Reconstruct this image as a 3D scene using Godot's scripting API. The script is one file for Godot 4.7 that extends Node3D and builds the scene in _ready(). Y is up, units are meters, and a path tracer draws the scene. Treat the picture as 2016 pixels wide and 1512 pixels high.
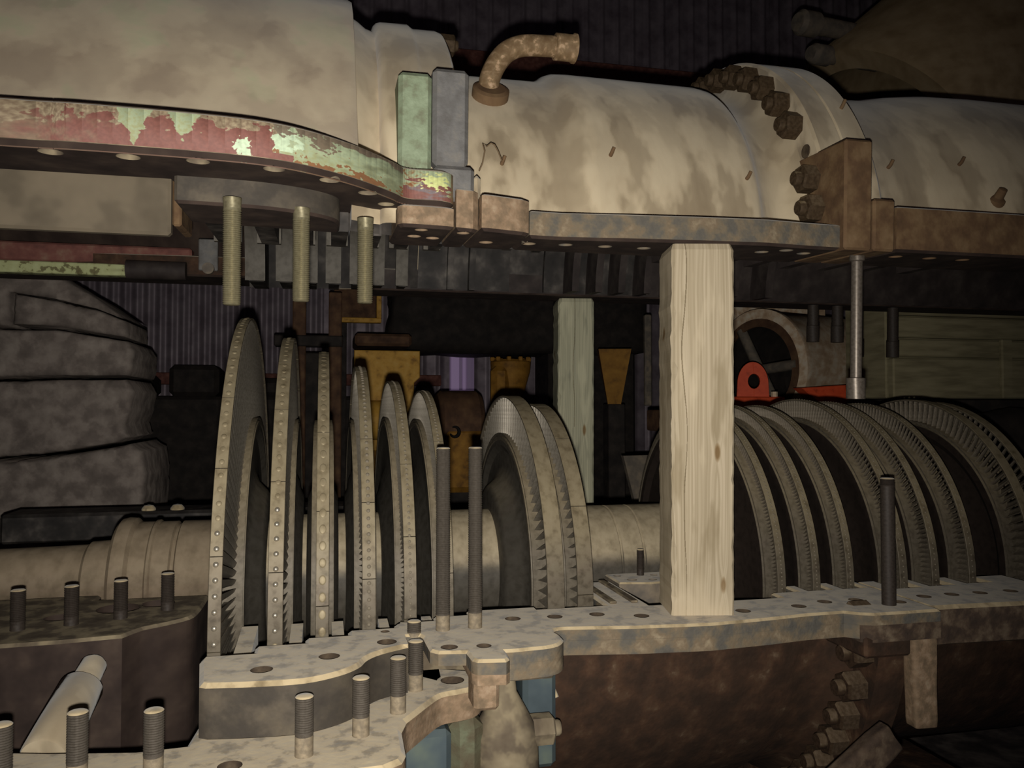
extends Node3D

# ---------------------------------------------------------------- settings
const TILT := 0.0365          # the raised casing hangs a little higher at the back
const LIFT := 0.802           # height of its axis above the rotor axis
const FLOOR := -0.85
var M := {}                   # materials
var DUST := {}                # material -> [base, dust, low, high]
var taken := {}
var cached := {}
var group_no := 1
var rng := RandomNumberGenerator.new()
var upper: Node3D
var lower: Node3D
var rotor: Node3D


func _ready() -> void:
	rng.seed = 7
	make_view()
	make_materials()
	make_room()
	make_lower_casing()
	make_rotor()
	make_upper_casing()
	make_timbers()
	make_near_things()
	make_background()


func make_view() -> void:
	var cam := Camera3D.new()
	cam.name = "camera"
	cam.fov = rad_to_deg(2.0 * atan(756.0 / 1600.0))
	cam.near = 0.05
	cam.far = 60.0
	add_child(cam)
	cam.position = Vector3(0, 0.433, 2.2)
	cam.rotation = Vector3(deg_to_rad(1.75), deg_to_rad(-13.06), 0)
	cam.current = true
	# the phone's own flash, a few centimetres under its lens
	var flash := SpotLight3D.new()
	flash.name = "phone_flash"
	add_child(flash)
	flash.transform = cam.transform
	flash.translate_object_local(Vector3(-0.004, -0.046, 0.0))
	flash.rotate_object_local(Vector3.UP, deg_to_rad(5.0))
	flash.light_color = Color(1.0, 0.99, 0.965)
	flash.light_energy = 3.7
	flash.light_size = 0.004
	flash.spot_angle = 50.0
	flash.spot_angle_attenuation = 1.0
	flash.spot_range = 30.0
	flash.spot_attenuation = 2.0
	flash.shadow_enabled = true
	var we := WorldEnvironment.new()
	we.name = "world"
	var e := Environment.new()
	e.background_mode = Environment.BG_COLOR
	e.background_color = Color(0.62, 0.56, 0.66)
	e.background_energy_multiplier = 0.15
	e.tonemap_mode = Environment.TONE_MAPPER_LINEAR
	e.tonemap_exposure = 1.0
	e.sdfgi_enabled = true
	e.ssao_enabled = true
	e.ssil_enabled = true
	we.environment = e
	add_child(we)


# ---------------------------------------------------------------- textures and materials
func noise_tex(sd: int, freq: float, oct: int, stops: Array, cols: Array, size := 512, kind := FastNoiseLite.TYPE_SIMPLEX_SMOOTH, warp := 0.0) -> NoiseTexture2D:
	var n := FastNoiseLite.new()
	n.seed = sd
	n.noise_type = kind
	n.frequency = freq
	n.fractal_octaves = oct
	n.fractal_gain = 0.55
	if warp > 0.0:
		n.domain_warp_enabled = true
		n.domain_warp_amplitude = warp
		n.domain_warp_frequency = freq * 1.3
	var t := NoiseTexture2D.new()
	t.width = size
	t.height = size
	t.seamless = true
	t.noise = n
	if cols.size():
		var g := Gradient.new()
		var offs := PackedFloat32Array()
		var cc := PackedColorArray()
		for i in stops.size():
			offs.append(stops[i])
			cc.append(cols[i])
		g.offsets = offs
		g.colors = cc
		t.color_ramp = g
	return t


func c8(r: int, g: int, b: int) -> Color:
	return Color8(r, g, b)


func mat(key: String, tex: Texture2D, metres: float, rough := 0.85, metal := 0.0, col := Color.WHITE, bump: Texture2D = null, relief := 0.0, stretch := Vector3.ONE) -> StandardMaterial3D:
	var m := StandardMaterial3D.new()
	m.resource_name = key
	m.albedo_color = col
	m.roughness = rough
	m.metallic = metal
	m.metallic_specular = 0.35
	m.uv1_triplanar = true
	m.uv1_world_triplanar = true
	m.uv1_scale = stretch / metres
	if tex:
		m.albedo_texture = tex
	if bump:
		m.heightmap_enabled = true
		m.heightmap_texture = bump
		m.heightmap_scale = relief
	M[key] = m
	return m


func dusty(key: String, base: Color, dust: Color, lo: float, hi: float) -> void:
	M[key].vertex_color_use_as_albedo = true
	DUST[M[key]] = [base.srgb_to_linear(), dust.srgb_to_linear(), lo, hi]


func make_materials() -> void:
	var fine := noise_tex(11, 0.02, 5, [0.0, 0.35, 0.6, 1.0], [c8(190, 188, 184), c8(222, 220, 216), c8(243, 242, 240), c8(255, 255, 255)])
	var grit := noise_tex(12, 0.06, 4, [], [])
	var lump := noise_tex(15, 0.012, 4, [], [])
	var case_t := noise_tex(21, 0.0055, 4, [0.0, 0.40, 0.47, 0.57, 0.66, 1.0],
		[c8(136, 119, 95), c8(152, 135, 109), c8(173, 156, 128), c8(193, 175, 145), c8(198, 181, 151), c8(203, 186, 156)], 1024, FastNoiseLite.TYPE_SIMPLEX_SMOOTH, 24.0)
	mat("casing", case_t, 1.3, 0.9, 0.0, Color.WHITE, grit, 0.05, Vector3(1.5, 0.8, 1.5))
	var hood_t := noise_tex(22, 0.006, 4, [0.0, 0.36, 0.46, 0.60, 0.72, 0.80, 1.0],
		[c8(146, 127, 104), c8(161, 141, 116), c8(181, 162, 134), c8(193, 175, 145), c8(197, 179, 149), c8(185, 181, 144), c8(172, 174, 134)], 1024, FastNoiseLite.TYPE_SIMPLEX_SMOOTH, 40.0)
	mat("hood", hood_t, 1.3, 0.9, 0.0, Color.WHITE, grit, 0.05)
	var dust_t := noise_tex(23, 0.012, 5, [0.0, 0.30, 0.42, 0.7, 1.0],
		[c8(110, 95, 71), c8(150, 132, 101), c8(184, 164, 129), c8(192, 172, 136), c8(200, 181, 145)], 1024, FastNoiseLite.TYPE_SIMPLEX_SMOOTH, 15.0)
	mat("dust", dust_t, 0.7, 1.0, 0.0, Color.WHITE, grit, 0.08)
	M.dust.rim_enabled = true
	M.dust.rim = 0.45
	M.dust.rim_tint = 1.0
	for k: String in ["casing", "hood"]:
		M[k].rim_enabled = true
		M[k].rim = 0.5
		M[k].rim_tint = 1.0
	var rust_t := noise_tex(24, 0.011, 5, [0.0, 0.36, 0.52, 0.68, 0.82, 0.90, 1.0],
		[c8(48, 38, 32), c8(60, 46, 37), c8(70, 52, 41), c8(82, 60, 46), c8(94, 74, 58), c8(124, 106, 88), c8(160, 142, 122)], 1024, FastNoiseLite.TYPE_SIMPLEX_SMOOTH, 20.0)
	mat("rust", rust_t, 0.9, 0.85, 0.0, Color(0.95, 0.93, 0.9), grit, 0.18)
	var side_t := noise_tex(25, 0.008, 5, [0.0, 0.34, 0.46, 0.56, 0.68, 1.0],
		[c8(84, 81, 76), c8(97, 92, 84), c8(108, 99, 85), c8(118, 105, 87), c8(122, 105, 84), c8(160, 144, 118)], 1024, FastNoiseLite.TYPE_SIMPLEX_SMOOTH, 25.0)
	mat("flange_side", side_t, 0.5, 0.85, 0.0, Color(0.95, 0.95, 0.95), grit, 0.12)
	var orange_t := noise_tex(26, 0.014, 5, [0.0, 0.38, 0.52, 0.7, 1.0],
		[c8(104, 88, 70), c8(124, 104, 82), c8(138, 114, 90), c8(150, 126, 102), c8(168, 150, 124)], 1024, FastNoiseLite.TYPE_SIMPLEX_SMOOTH, 20.0)
	mat("orange_rust", orange_t, 0.45, 0.85, 0.0, Color.WHITE, grit, 0.1)
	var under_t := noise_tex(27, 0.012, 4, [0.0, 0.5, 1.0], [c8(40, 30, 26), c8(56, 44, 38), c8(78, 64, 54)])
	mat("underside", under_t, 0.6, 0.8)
	var brown_t := noise_tex(28, 0.010, 4, [0.0, 0.4, 0.6, 1.0], [c8(84, 64, 46), c8(100, 76, 54), c8(112, 88, 62), c8(130, 106, 78)], 1024)
	mat("brown", brown_t, 0.7, 0.85, 0.0, Color.WHITE, grit, 0.08)
	mat("block_grey", noise_tex(55, 0.007, 5, [0.0, 0.40, 0.52, 0.62, 1.0], [c8(52, 47, 42), c8(62, 56, 49), c8(70, 63, 54), c8(78, 70, 60), c8(98, 88, 72)], 1024, FastNoiseLite.TYPE_SIMPLEX_SMOOTH, 25.0), 0.6, 0.75, 0.0, Color.WHITE, grit, 0.06)
	mat("hole", noise_tex(56, 0.012, 4, [0.0, 0.5, 1.0], [c8(52, 42, 34), c8(70, 58, 46), c8(98, 84, 66)]), 0.2, 0.95)
	mat("rust_dusty", noise_tex(57, 0.010, 5, [0.0, 0.4, 0.55, 0.7, 1.0], [c8(58, 48, 42), c8(74, 60, 50), c8(90, 74, 60), c8(104, 88, 72), c8(128, 112, 92)], 1024, FastNoiseLite.TYPE_SIMPLEX_SMOOTH, 20.0), 0.5, 0.9, 0.0, Color.WHITE, grit, 0.1)
	mat("shank", noise_tex(58, 0.012, 4, [0.0, 0.4, 0.6, 1.0], [c8(104, 93, 78), c8(120, 108, 90), c8(134, 120, 99), c8(150, 135, 111)]), 0.08, 0.75)
	mat("inner_grey", noise_tex(59, 0.008, 4, [0.0, 0.35, 0.5, 1.0], [c8(92, 82, 68), c8(108, 97, 81), c8(120, 108, 90), c8(134, 120, 100)]), 0.8, 0.9)
	mat("smooth_grey", noise_tex(29, 0.008, 4, [0.0, 0.45, 0.6, 1.0], [c8(92, 86, 80), c8(112, 104, 95), c8(126, 115, 102), c8(150, 136, 116)], 1024), 0.5, 0.75)
	dusty("smooth_grey", c8(235, 232, 228), c8(255, 252, 246), -0.2, 0.6)
	mat("primer", noise_tex(53, 0.012, 4, [0.0, 0.4, 0.6, 1.0], [c8(96, 62, 56), c8(118, 74, 66), c8(126, 82, 72), c8(140, 110, 92)]), 0.4, 0.8)
	mat("old_paint", noise_tex(54, 0.014, 5, [0.0, 0.36, 0.42, 1.0], [c8(92, 80, 54), c8(120, 116, 80), c8(176, 178, 128), c8(190, 194, 146)]), 0.3, 0.8)
	mat("pad_green", noise_tex(30, 0.012, 4, [0.0, 0.35, 0.5, 1.0], [c8(108, 106, 86), c8(124, 132, 106), c8(132, 143, 116), c8(148, 160, 132)]), 0.25, 0.7, 0.0, Color.WHITE, grit, 0.06)
	mat("pad_grey", noise_tex(31, 0.012, 4, [0.0, 0.4, 0.6, 1.0], [c8(92, 88, 84), c8(102, 99, 96), c8(109, 106, 103), c8(120, 114, 106)]), 0.3, 0.7, 0.0, Color.WHITE, grit, 0.06)
	mat("teal", noise_tex(32, 0.008, 4, [0.0, 0.4, 0.62, 1.0], [c8(62, 72, 76), c8(72, 82, 86), c8(80, 90, 90), c8(98, 106, 94)]), 0.6, 0.6)
	mat("green_grey", noise_tex(33, 0.010, 4, [0.0, 0.45, 0.6, 1.0], [c8(84, 70, 54), c8(96, 92, 72), c8(104, 106, 84), c8(112, 110, 88)]), 0.4, 0.8, 0.0, Color.WHITE, grit, 0.1)
	# machined and bladed steel
	mat("shaft", fine, 0.35, 0.6, 0.0)
	dusty("shaft", c8(84, 78, 70), c8(176, 161, 134), 0.10, 0.36)
	mat("journal", fine, 0.5, 0.75, 0.0)
	dusty("journal", c8(120, 104, 86), c8(148, 132, 110), -0.1, 0.5)
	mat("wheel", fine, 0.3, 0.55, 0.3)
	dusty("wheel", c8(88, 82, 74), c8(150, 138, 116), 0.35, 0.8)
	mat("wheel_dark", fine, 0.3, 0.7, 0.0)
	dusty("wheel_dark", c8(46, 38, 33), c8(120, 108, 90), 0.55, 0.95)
	mat("root_ring", fine, 0.2, 0.55, 0.2)
	dusty("root_ring", c8(106, 97, 84), c8(142, 129, 106), 0.2, 0.7)
	mat("shroud", noise_tex(34, 0.02, 4, [0.0, 0.3, 0.5, 1.0], [c8(168, 164, 156), c8(214, 210, 204), c8(240, 238, 234), c8(255, 255, 255)]), 0.3, 0.55, 0.25)
	dusty("shroud", c8(104, 95, 82), c8(150, 137, 111), 0.05, 0.5)
	mat("tenon", null, 1.0, 0.3, 0.75, c8(188, 178, 160))
	mat("tenon_dull", null, 1.0, 0.7, 0.1, c8(120, 110, 94))
	mat("blade", fine, 0.1, 0.5, 0.4)
	dusty("blade", c8(132, 124, 112), c8(170, 158, 134), 0.2, 0.8)
	mat("blade_dark", fine, 0.1, 0.6, 0.2)
	dusty("blade_dark", c8(126, 116, 102), c8(160, 148, 126), 0.2, 0.8)
	mat("stud", fine, 0.08, 0.55, 0.35)
	dusty("stud", c8(100, 92, 84), c8(188, 172, 140), 0.8, 0.98)
	mat("stud_bare", fine, 0.08, 0.42, 0.45, c8(138, 130, 104))
	mat("stud_black", fine, 0.08, 0.6, 0.1, c8(62, 54, 48))
	mat("bolt_bright", fine, 0.1, 0.4, 0.4, c8(120, 110, 100))
	mat("nut", noise_tex(35, 0.02, 4, [0.0, 0.5, 1.0], [c8(150, 140, 126), c8(205, 198, 186), c8(255, 255, 255)]), 0.12, 0.75, 0.1)
	dusty("nut", c8(88, 72, 55), c8(176, 158, 128), 0.35, 0.75)
	mat("nut_dark", noise_tex(36, 0.02, 4, [0.0, 0.5, 1.0], [c8(150, 140, 126), c8(205, 198, 186), c8(255, 255, 255)]), 0.12, 0.85, 0.0)
	dusty("nut_dark", c8(74, 58, 44), c8(118, 102, 84), 0.3, 0.75)
	mat("pipe", noise_tex(37, 0.016, 5, [0.0, 0.4, 0.55, 0.64, 0.72, 1.0], [c8(108, 84, 58), c8(124, 100, 72), c8(134, 112, 84), c8(146, 120, 88), c8(186, 154, 122), c8(206, 178, 148)], 512), 0.22, 0.7)
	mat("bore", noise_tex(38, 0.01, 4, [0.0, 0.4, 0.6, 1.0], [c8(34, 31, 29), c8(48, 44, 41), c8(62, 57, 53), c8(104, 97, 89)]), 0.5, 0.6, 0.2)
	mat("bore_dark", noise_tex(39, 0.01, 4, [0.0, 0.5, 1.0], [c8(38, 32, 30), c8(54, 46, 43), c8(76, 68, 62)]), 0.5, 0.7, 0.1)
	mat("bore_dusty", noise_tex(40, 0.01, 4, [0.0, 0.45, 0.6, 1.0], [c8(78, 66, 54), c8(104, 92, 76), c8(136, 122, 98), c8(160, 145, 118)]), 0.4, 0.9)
	# surroundings
	mat("concrete", noise_tex(41, 0.008, 5, [0.0, 0.35, 0.5, 0.65, 1.0], [c8(98, 88, 82), c8(118, 107, 99), c8(134, 122, 113), c8(146, 134, 124), c8(164, 152, 141)], 1024, FastNoiseLite.TYPE_SIMPLEX_SMOOTH, 25.0), 0.9, 0.95, 0.0, Color.WHITE, lump, 0.5)
	mat("cladding", noise_tex(42, 0.01, 4, [0.0, 0.5, 1.0], [c8(104, 92, 98), c8(130, 118, 124), c8(150, 138, 142)]), 0.9, 0.5, 0.3)
	mat("girt", noise_tex(43, 0.02, 4, [0.0, 0.5, 1.0], [c8(88, 54, 48), c8(112, 70, 60), c8(134, 92, 80)]), 0.6, 0.8)
	mat("floor", noise_tex(44, 0.01, 5, [0.0, 0.4, 0.6, 1.0], [c8(60, 54, 52), c8(86, 78, 74), c8(108, 98, 92), c8(138, 128, 118)], 1024), 1.4, 0.95, 0.0, Color.WHITE, lump, 0.4)
	mat("yellow", noise_tex(45, 0.012, 4, [0.0, 0.3, 0.5, 1.0], [c8(130, 92, 36), c8(190, 142, 58), c8(206, 156, 66), c8(216, 172, 92)]), 0.5, 0.6)
	mat("yellow_deep", noise_tex(46, 0.012, 4, [0.0, 0.4, 1.0], [c8(88, 60, 26), c8(140, 98, 36), c8(170, 124, 50)]), 0.5, 0.7)
	mat("machine_brown", noise_tex(47, 0.012, 4, [0.0, 0.5, 1.0], [c8(62, 44, 34), c8(92, 66, 48), c8(116, 88, 62)]), 0.6, 0.8)
	mat("machine_black", noise_tex(48, 0.012, 4, [0.0, 0.5, 1.0], [c8(34, 30, 28), c8(48, 42, 38), c8(64, 56, 50)]), 0.6, 0.8)
	mat("orange_paint", noise_tex(49, 0.012, 4, [0.0, 0.3, 1.0], [c8(150, 58, 34), c8(206, 76, 42), c8(222, 92, 54)]), 0.4, 0.6)
	mat("tank", noise_tex(50, 0.010, 5, [0.0, 0.38, 0.52, 0.7, 1.0], [c8(170, 140, 110), c8(198, 168, 136), c8(216, 190, 160), c8(228, 210, 184), c8(238, 226, 206)], 1024, FastNoiseLite.TYPE_SIMPLEX_SMOOTH, 25.0), 0.8, 0.85)
	mat("crate_wood", noise_tex(51, 0.012, 4, [0.0, 0.5, 1.0], [c8(112, 103, 78), c8(140, 130, 100), c8(158, 147, 116)]), 0.6, 0.9, 0.0, Color.WHITE, null, 0.0, Vector3(0.3, 2.0, 0.3))
	mat("duct", noise_tex(52, 0.008, 4, [0.0, 0.4, 0.6, 1.0], [c8(120, 98, 70), c8(144, 122, 90), c8(156, 134, 102), c8(168, 148, 116)], 1024), 1.1, 0.85)
	mat("wire", null, 1.0, 0.7, 0.3, c8(112, 92, 68))
	mat("dark_hook", null, 1.0, 0.8, 0.0, c8(22, 18, 16))
	var far := StandardMaterial3D.new()      # translucent sheeting that daylight comes through
	far.resource_name = "translucent"
	far.albedo_color = c8(150, 130, 160)
	far.roughness = 0.6
	far.emission_enabled = true
	far.emission = c8(190, 160, 205)
	far.emission_energy_multiplier = 0.16
	M["translucent"] = far
	var dim: StandardMaterial3D = far.duplicate()
	dim.emission_energy_multiplier = 0.05
	M["translucent_dim"] = dim
	make_wood()
	make_rim_paint()


func make_wood() -> void:
	var n1 := FastNoiseLite.new()
	n1.seed = 5
	n1.frequency = 0.05
	n1.fractal_octaves = 3
	var n2 := FastNoiseLite.new()
	n2.seed = 9
	n2.frequency = 0.011
	n2.fractal_octaves = 4
	for k in 2:
		var w := 512
		var h := 768
		var im := Image.create(w, h, false, Image.FORMAT_RGB8)
		var lo := [Color(0.60, 0.54, 0.44), Color(0.53, 0.52, 0.44)][k] as Color
		var hi := [Color(0.71, 0.65, 0.55), Color(0.65, 0.63, 0.53)][k] as Color
		var stain := [Color(0.50, 0.44, 0.34), Color(0.37, 0.37, 0.32)][k] as Color
		var knots := [Vector3(310, 430, 9), Vector3(452, 300, 8), Vector3(90, 180, 7), Vector3(330, 705, 8)]
		for y in h:
			for x in w:
				var fx := float(x)
				var fy := float(y)
				var bend := n2.get_noise_2d(fx * 0.25 + k * 500.0, fy * 0.07) * 26.0
				var near := 0.0
				for q: Vector3 in knots:
					var d := Vector2(fx - q.x, (fy - q.y) * 0.55).length()
					bend += 14.0 * exp(-d * d / 500.0) * signf(fx - q.x + 0.01)
					near = maxf(near, clampf((q.z + 3.0 - d) / 6.0, 0.0, 1.0))
				var g := n1.get_noise_2d((fx + bend) * 1.9, fy * 0.03 + k * 90.0)
				var t := clampf(0.60 + g * 0.85, 0.0, 1.0)
				var c := lo.lerp(hi, t)
				var s := n2.get_noise_2d(fx * 0.8 + 70.0, fy * 0.3 + 300.0 + k * 777.0)
				c = c.lerp(stain, clampf((s - 0.20) * 1.6, 0.0, 0.45))
				c = c.lerp(hi * 1.08, clampf((-s - 0.25) * 2.0, 0.0, 0.6))
				c = c.lerp(Color(0.42, 0.32, 0.20), near * 0.8)
				# drying checks that run with the grain
				var crack := absf(fx + bend - (196.0 if k == 0 else 250.0) - 6.0 * sin(fy * 0.02))
				if crack < 1.6 and (fy < 420.0 or k == 0):
					c = c.lerp(Color(0.30, 0.25, 0.17), 0.55)
				var low := clampf((fy - 690.0) / 60.0 + s * 1.6, 0.0, 1.0) * (1.0 if k == 0 else 0.3)
				c = c.lerp(hi * 1.10, low * 0.6)
				im.set_pixel(x, y, c)
		im.generate_mipmaps()
		var m := StandardMaterial3D.new()
		m.resource_name = "timber"
		m.albedo_texture = ImageTexture.create_from_image(im)
		m.roughness = 0.9
		m.metallic_specular = 0.2
		M["wood%d" % k] = m


func make_rim_paint() -> void:
	# the rim of the hood's flange: dust, red primer and flaking pale green paint. u runs along the rim, v from its top to its bottom edge
	var n1 := FastNoiseLite.new()
	n1.seed = 3
	n1.frequency = 0.02
	n1.fractal_octaves = 5
	var n2 := FastNoiseLite.new()
	n2.seed = 4
	n2.frequency = 0.09
	n2.fractal_octaves = 3
	var w := 1024
	var h := 96
	var im := Image.create(w, h, false, Image.FORMAT_RGB8)
	var red := c8(120, 76, 66)
	var mud := c8(128, 108, 86)
	var green := c8(160, 170, 136)
	var pale := c8(180, 196, 164)
	var olive := c8(138, 138, 100)
	var rusty := c8(120, 74, 44)
	for y in h:
		for x in w:
			var px := float(x) / w * 1100.0 - 200.0
			var v := float(y) / h
			var a := n1.get_noise_2d(x, y * 1.6)
			var b := n2.get_noise_2d(x, y)
			var c := red.lerp(mud, clampf(0.75 - px / 260.0 + a * 0.9, 0.0, 0.85))
			# dusty top band with a ragged lower edge
			if v < 0.24 + a * 0.45 + (0.16 if px < 120.0 else 0.0):
				c = mud.lerp(c8(150, 134, 108), 0.5 + b)
			# green remnants
			var tri := 0.80 - absf(px - 262.0) / 46.0
			var tri2 := 0.62 - absf(px - 360.0) / 60.0
			if v < maxf(tri, tri2) + a * 0.35 and px > 215.0 and px < 440.0:
				c = green.lerp(olive, clampf(v * 1.1 + b, 0.0, 1.0))
			if Vector2((px - 475.0) / 17.0, (v - 0.70) / 0.20).length() < 1.0 + b * 0.6 + a * 0.4:
				c = pale
			if px > 538.0 + a * 18.0 - (0.0 if v < 0.72 else -42.0):
				c = green.lerp(olive, clampf((v - 0.35) * 1.2 + b * 0.8 + a * 0.5, 0.0, 1.0))
				if px < 585.0 + a * 60.0 and v < 0.66:
					c = pale
				c = c.lerp(c8(116, 120, 92), clampf((px - 690.0) / 130.0 + a, 0.0, 0.9))
				if v > 0.80 + a * 0.5 - b * 0.2:
					c = c.lerp(rusty, 0.85)
				if v < 0.16 + a * 0.3 or Vector2((px - 640.0) / 22.0, (v - 0.22) / 0.26).length() < 0.9 + b:
					c = c.lerp(c8(104, 84, 70), 0.8)
			if px > 796.0:
				c = green.lerp(rusty, clampf((v - 0.1) * 0.6 + b + a * 0.6, 0.0, 1.0))
				if v > 0.52 + a * 0.6 - 0.25 * sin((px - 800.0) * 0.05):
					c = red.lerp(c8(110, 104, 108), clampf(a * 3.0, 0.0, 0.8))
				if Vector2((px - 852.0) / 20.0, (v - 0.34) / 0.22).length() < 0.9 + b:
					c = c8(196, 200, 132)
				if px > 878.0:
					c = c.lerp(c8(120, 96, 66), 0.8)
			c = c * (1.0 + 0.10 * b)
			if v > 0.93 or v < 0.03:
				c = c.lerp(c8(92, 74, 60), 0.75)
			c.a = 1.0
			im.set_pixel(x, y, c)
	im.generate_mipmaps()
	var m := StandardMaterial3D.new()
	m.resource_name = "rim_paint"
	m.albedo_texture = ImageTexture.create_from_image(im)
	m.roughness = 0.7
	m.texture_repeat = true
	M["rim_paint"] = m


# ---------------------------------------------------------------- shape helpers
func surf() -> SurfaceTool:
	var st := SurfaceTool.new()
	st.begin(Mesh.PRIMITIVE_TRIANGLES)
	return st


func next_group() -> int:
	group_no += 1
	return group_no


# a triangle or quad that faces along n, whatever the order of its corners
func tri_n(st: SurfaceTool, a: Vector3, b: Vector3, c: Vector3, n: Vector3, g := -1) -> void:
	st.set_smooth_group(g if g >= 0 else 0xFFFFFFFF)
	if (b - a).cross(c - a).dot(n) > 0.0:
		st.add_vertex(a); st.add_vertex(c); st.add_vertex(b)
	else:
		st.add_vertex(a); st.add_vertex(b); st.add_vertex(c)


func quad_n(st: SurfaceTool, a: Vector3, b: Vector3, c: Vector3, d: Vector3, n: Vector3, g := -1) -> void:
	tri_n(st, a, b, c, n, g)
	tri_n(st, a, c, d, n, g)


func quad_uv(st: SurfaceTool, p: Array, uv: Array, n: Vector3, g := -1) -> void:
	for t: Array in [[0, 1, 2], [0, 2, 3]]:
		st.set_smooth_group(g if g >= 0 else 0xFFFFFFFF)
		var flip: bool = (p[t[1]] - p[t[0]]).cross(p[t[2]] - p[t[0]]).dot(n) > 0.0
		for k: int in ([t[0], t[2], t[1]] if flip else t):
			st.set_uv(uv[k])
			st.add_vertex(p[k])


# turns a profile of (x, radius) round the x axis from angle a0 to a1 (degrees; 0 is towards the camera, 90 is up). The outside lies to the left of the profile's direction.
func lathe(st: SurfaceTool, prof: Array, a0: float, a1: float, n: int, xf := Transform3D(), sharp := 35.0, caps := false, facet := false) -> void:
	var cs := []
	for j in n + 1:
		var a := deg_to_rad(lerpf(a0, a1, float(j) / n))
		cs.append(Vector2(cos(a), sin(a)))
	if absf(a1 - a0 - 360.0) < 0.01:
		cs[n] = cs[0]
	var g := next_group()
	for i in prof.size() - 1:
		var p: Vector2 = prof[i]
		var q: Vector2 = prof[i + 1]
		var d := (q - p).normalized()
		if i > 0:
			var e: Vector2 = (p - prof[i - 1]).normalized()
			if rad_to_deg(acos(clampf(d.dot(e), -1.0, 1.0))) > sharp:
				g = next_group()
		var nn := Vector2(-d.y, d.x)
		for j in n:
			var c: Vector2 = cs[j]
			var e: Vector2 = cs[j + 1]
			var m := (c + e).normalized()
			var A := xf * Vector3(p.x, p.y * c.y, p.y * c.x)
			var B := xf * Vector3(q.x, q.y * c.y, q.y * c.x)
			var C := xf * Vector3(q.x, q.y * e.y, q.y * e.x)
			var D := xf * Vector3(p.x, p.y * e.y, p.y * e.x)
			var nv := xf.basis * Vector3(nn.x, nn.y * m.y, nn.y * m.x)
			var gg := -1 if facet else g
			if p.y > 1e-6 and q.y > 1e-6:
				quad_n(st, A, B, C, D, nv, gg)
			elif p.y > 1e-6:
				tri_n(st, A, B, D, nv, gg)
			elif q.y > 1e-6:
				tri_n(st, A, B, C, nv, gg)
	if caps:
		var poly := PackedVector2Array()
		for p: Vector2 in prof:
			if poly.size() == 0 or poly[poly.size() - 1].distance_to(p) > 1e-6:
				poly.append(p)
		if poly[0].distance_to(poly[poly.size() - 1]) < 1e-6:
			poly.remove_at(poly.size() - 1)
		var ids := Geometry2D.triangulate_polygon(poly)
		for side in 2:
			var c: Vector2 = cs[0] if side == 0 else cs[n]
			var nv := xf.basis * (Vector3(0, c.x, -c.y) * (-1.0 if side == 0 else 1.0))
			for k in range(0, ids.size(), 3):
				var v := []
				for t in 3:
					var p := poly[ids[k + t]]
					v.append(xf * Vector3(p.x, p.y * c.y, p.y * c.x))
				tri_n(st, v[0], v[1], v[2], nv)


func ring(x0: float, x1: float, r0: float, r1: float) -> Array:
	return [Vector2(x0, r0), Vector2(x0, r1), Vector2(x1, r1), Vector2(x1, r0), Vector2(x0, r0)]


# turns the x axis upright, for things turned about a vertical axis
func upright(at: Vector3) -> Transform3D:
	return Transform3D(Basis(Vector3(0, 1, 0), Vector3(-1, 0, 0), Vector3(0, 0, 1)), at)


func along(a: Vector3, b: Vector3) -> Transform3D:
	var x := (b - a).normalized()
	var y := (Vector3.UP if absf(x.y) < 0.9 else Vector3.BACK).cross(x).normalized()
	return Transform3D(Basis(x, y, x.cross(y)), a)


# a box with chamfered edges
func box(st: SurfaceTool, lo: Vector3, hi: Vector3, ch := 0.004, xf := Transform3D()) -> void:
	var c := minf(ch, 0.45 * minf(hi.x - lo.x, minf(hi.y - lo.y, hi.z - lo.z)))
	var mid := (lo + hi) * 0.5
	var P := func(sx: int, sy: int, sz: int, ax: int) -> Vector3:
		var v := Vector3(hi.x if sx > 0 else lo.x, hi.y if sy > 0 else lo.y, hi.z if sz > 0 else lo.z)
		for k in 3:
			if k != ax:
				v[k] -= c * signf(v[k] - mid[k])
		return xf * v
	for ax in 3:
		for s: int in [-1, 1]:
			var n := Vector3.ZERO
			n[ax] = s
			var u := (ax + 1) % 3
			var w := (ax + 2) % 3
			var pts := []
			for k: Array in [[-1, -1], [1, -1], [1, 1], [-1, 1]]:
				var sg := [0, 0, 0]
				sg[ax] = s; sg[u] = k[0]; sg[w] = k[1]
				pts.append(P.call(sg[0], sg[1], sg[2], ax))
			quad_n(st, pts[0], pts[1], pts[2], pts[3], xf.basis * n)
	for ax in 3:      # the chamfers along each axis, and the corners
		var u := (ax + 1) % 3
		var w := (ax + 2) % 3
		for su: int in [-1, 1]:
			for sw: int in [-1, 1]:
				var n := Vector3.ZERO
				n[u] = su; n[w] = sw
				var pts := []
				for k: Array in [[-1, u], [1, u], [1, w], [-1, w]]:
					var sg := [0, 0, 0]
					sg[ax] = k[0]; sg[u] = su; sg[w] = sw
					pts.append(P.call(sg[0], sg[1], sg[2], k[1]))
				quad_n(st, pts[0], pts[1], pts[2], pts[3], xf.basis * n)
	for sx: int in [-1, 1]:
		for sy: int in [-1, 1]:
			for sz: int in [-1, 1]:
				tri_n(st, P.call(sx, sy, sz, 0), P.call(sx, sy, sz, 1), P.call(sx, sy, sz, 2), xf.basis * Vector3(sx, sy, sz))


func dense(poly: PackedVector2Array, step: float) -> PackedVector2Array:
	var out := PackedVector2Array()
	for i in poly.size():
		var a := poly[i]
		var b := poly[(i + 1) % poly.size()]
		var k := maxi(1, int(ceil(a.distance_to(b) / step)))
		for j in k:
			out.append(a.lerp(b, float(j) / k))
	return out


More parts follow.
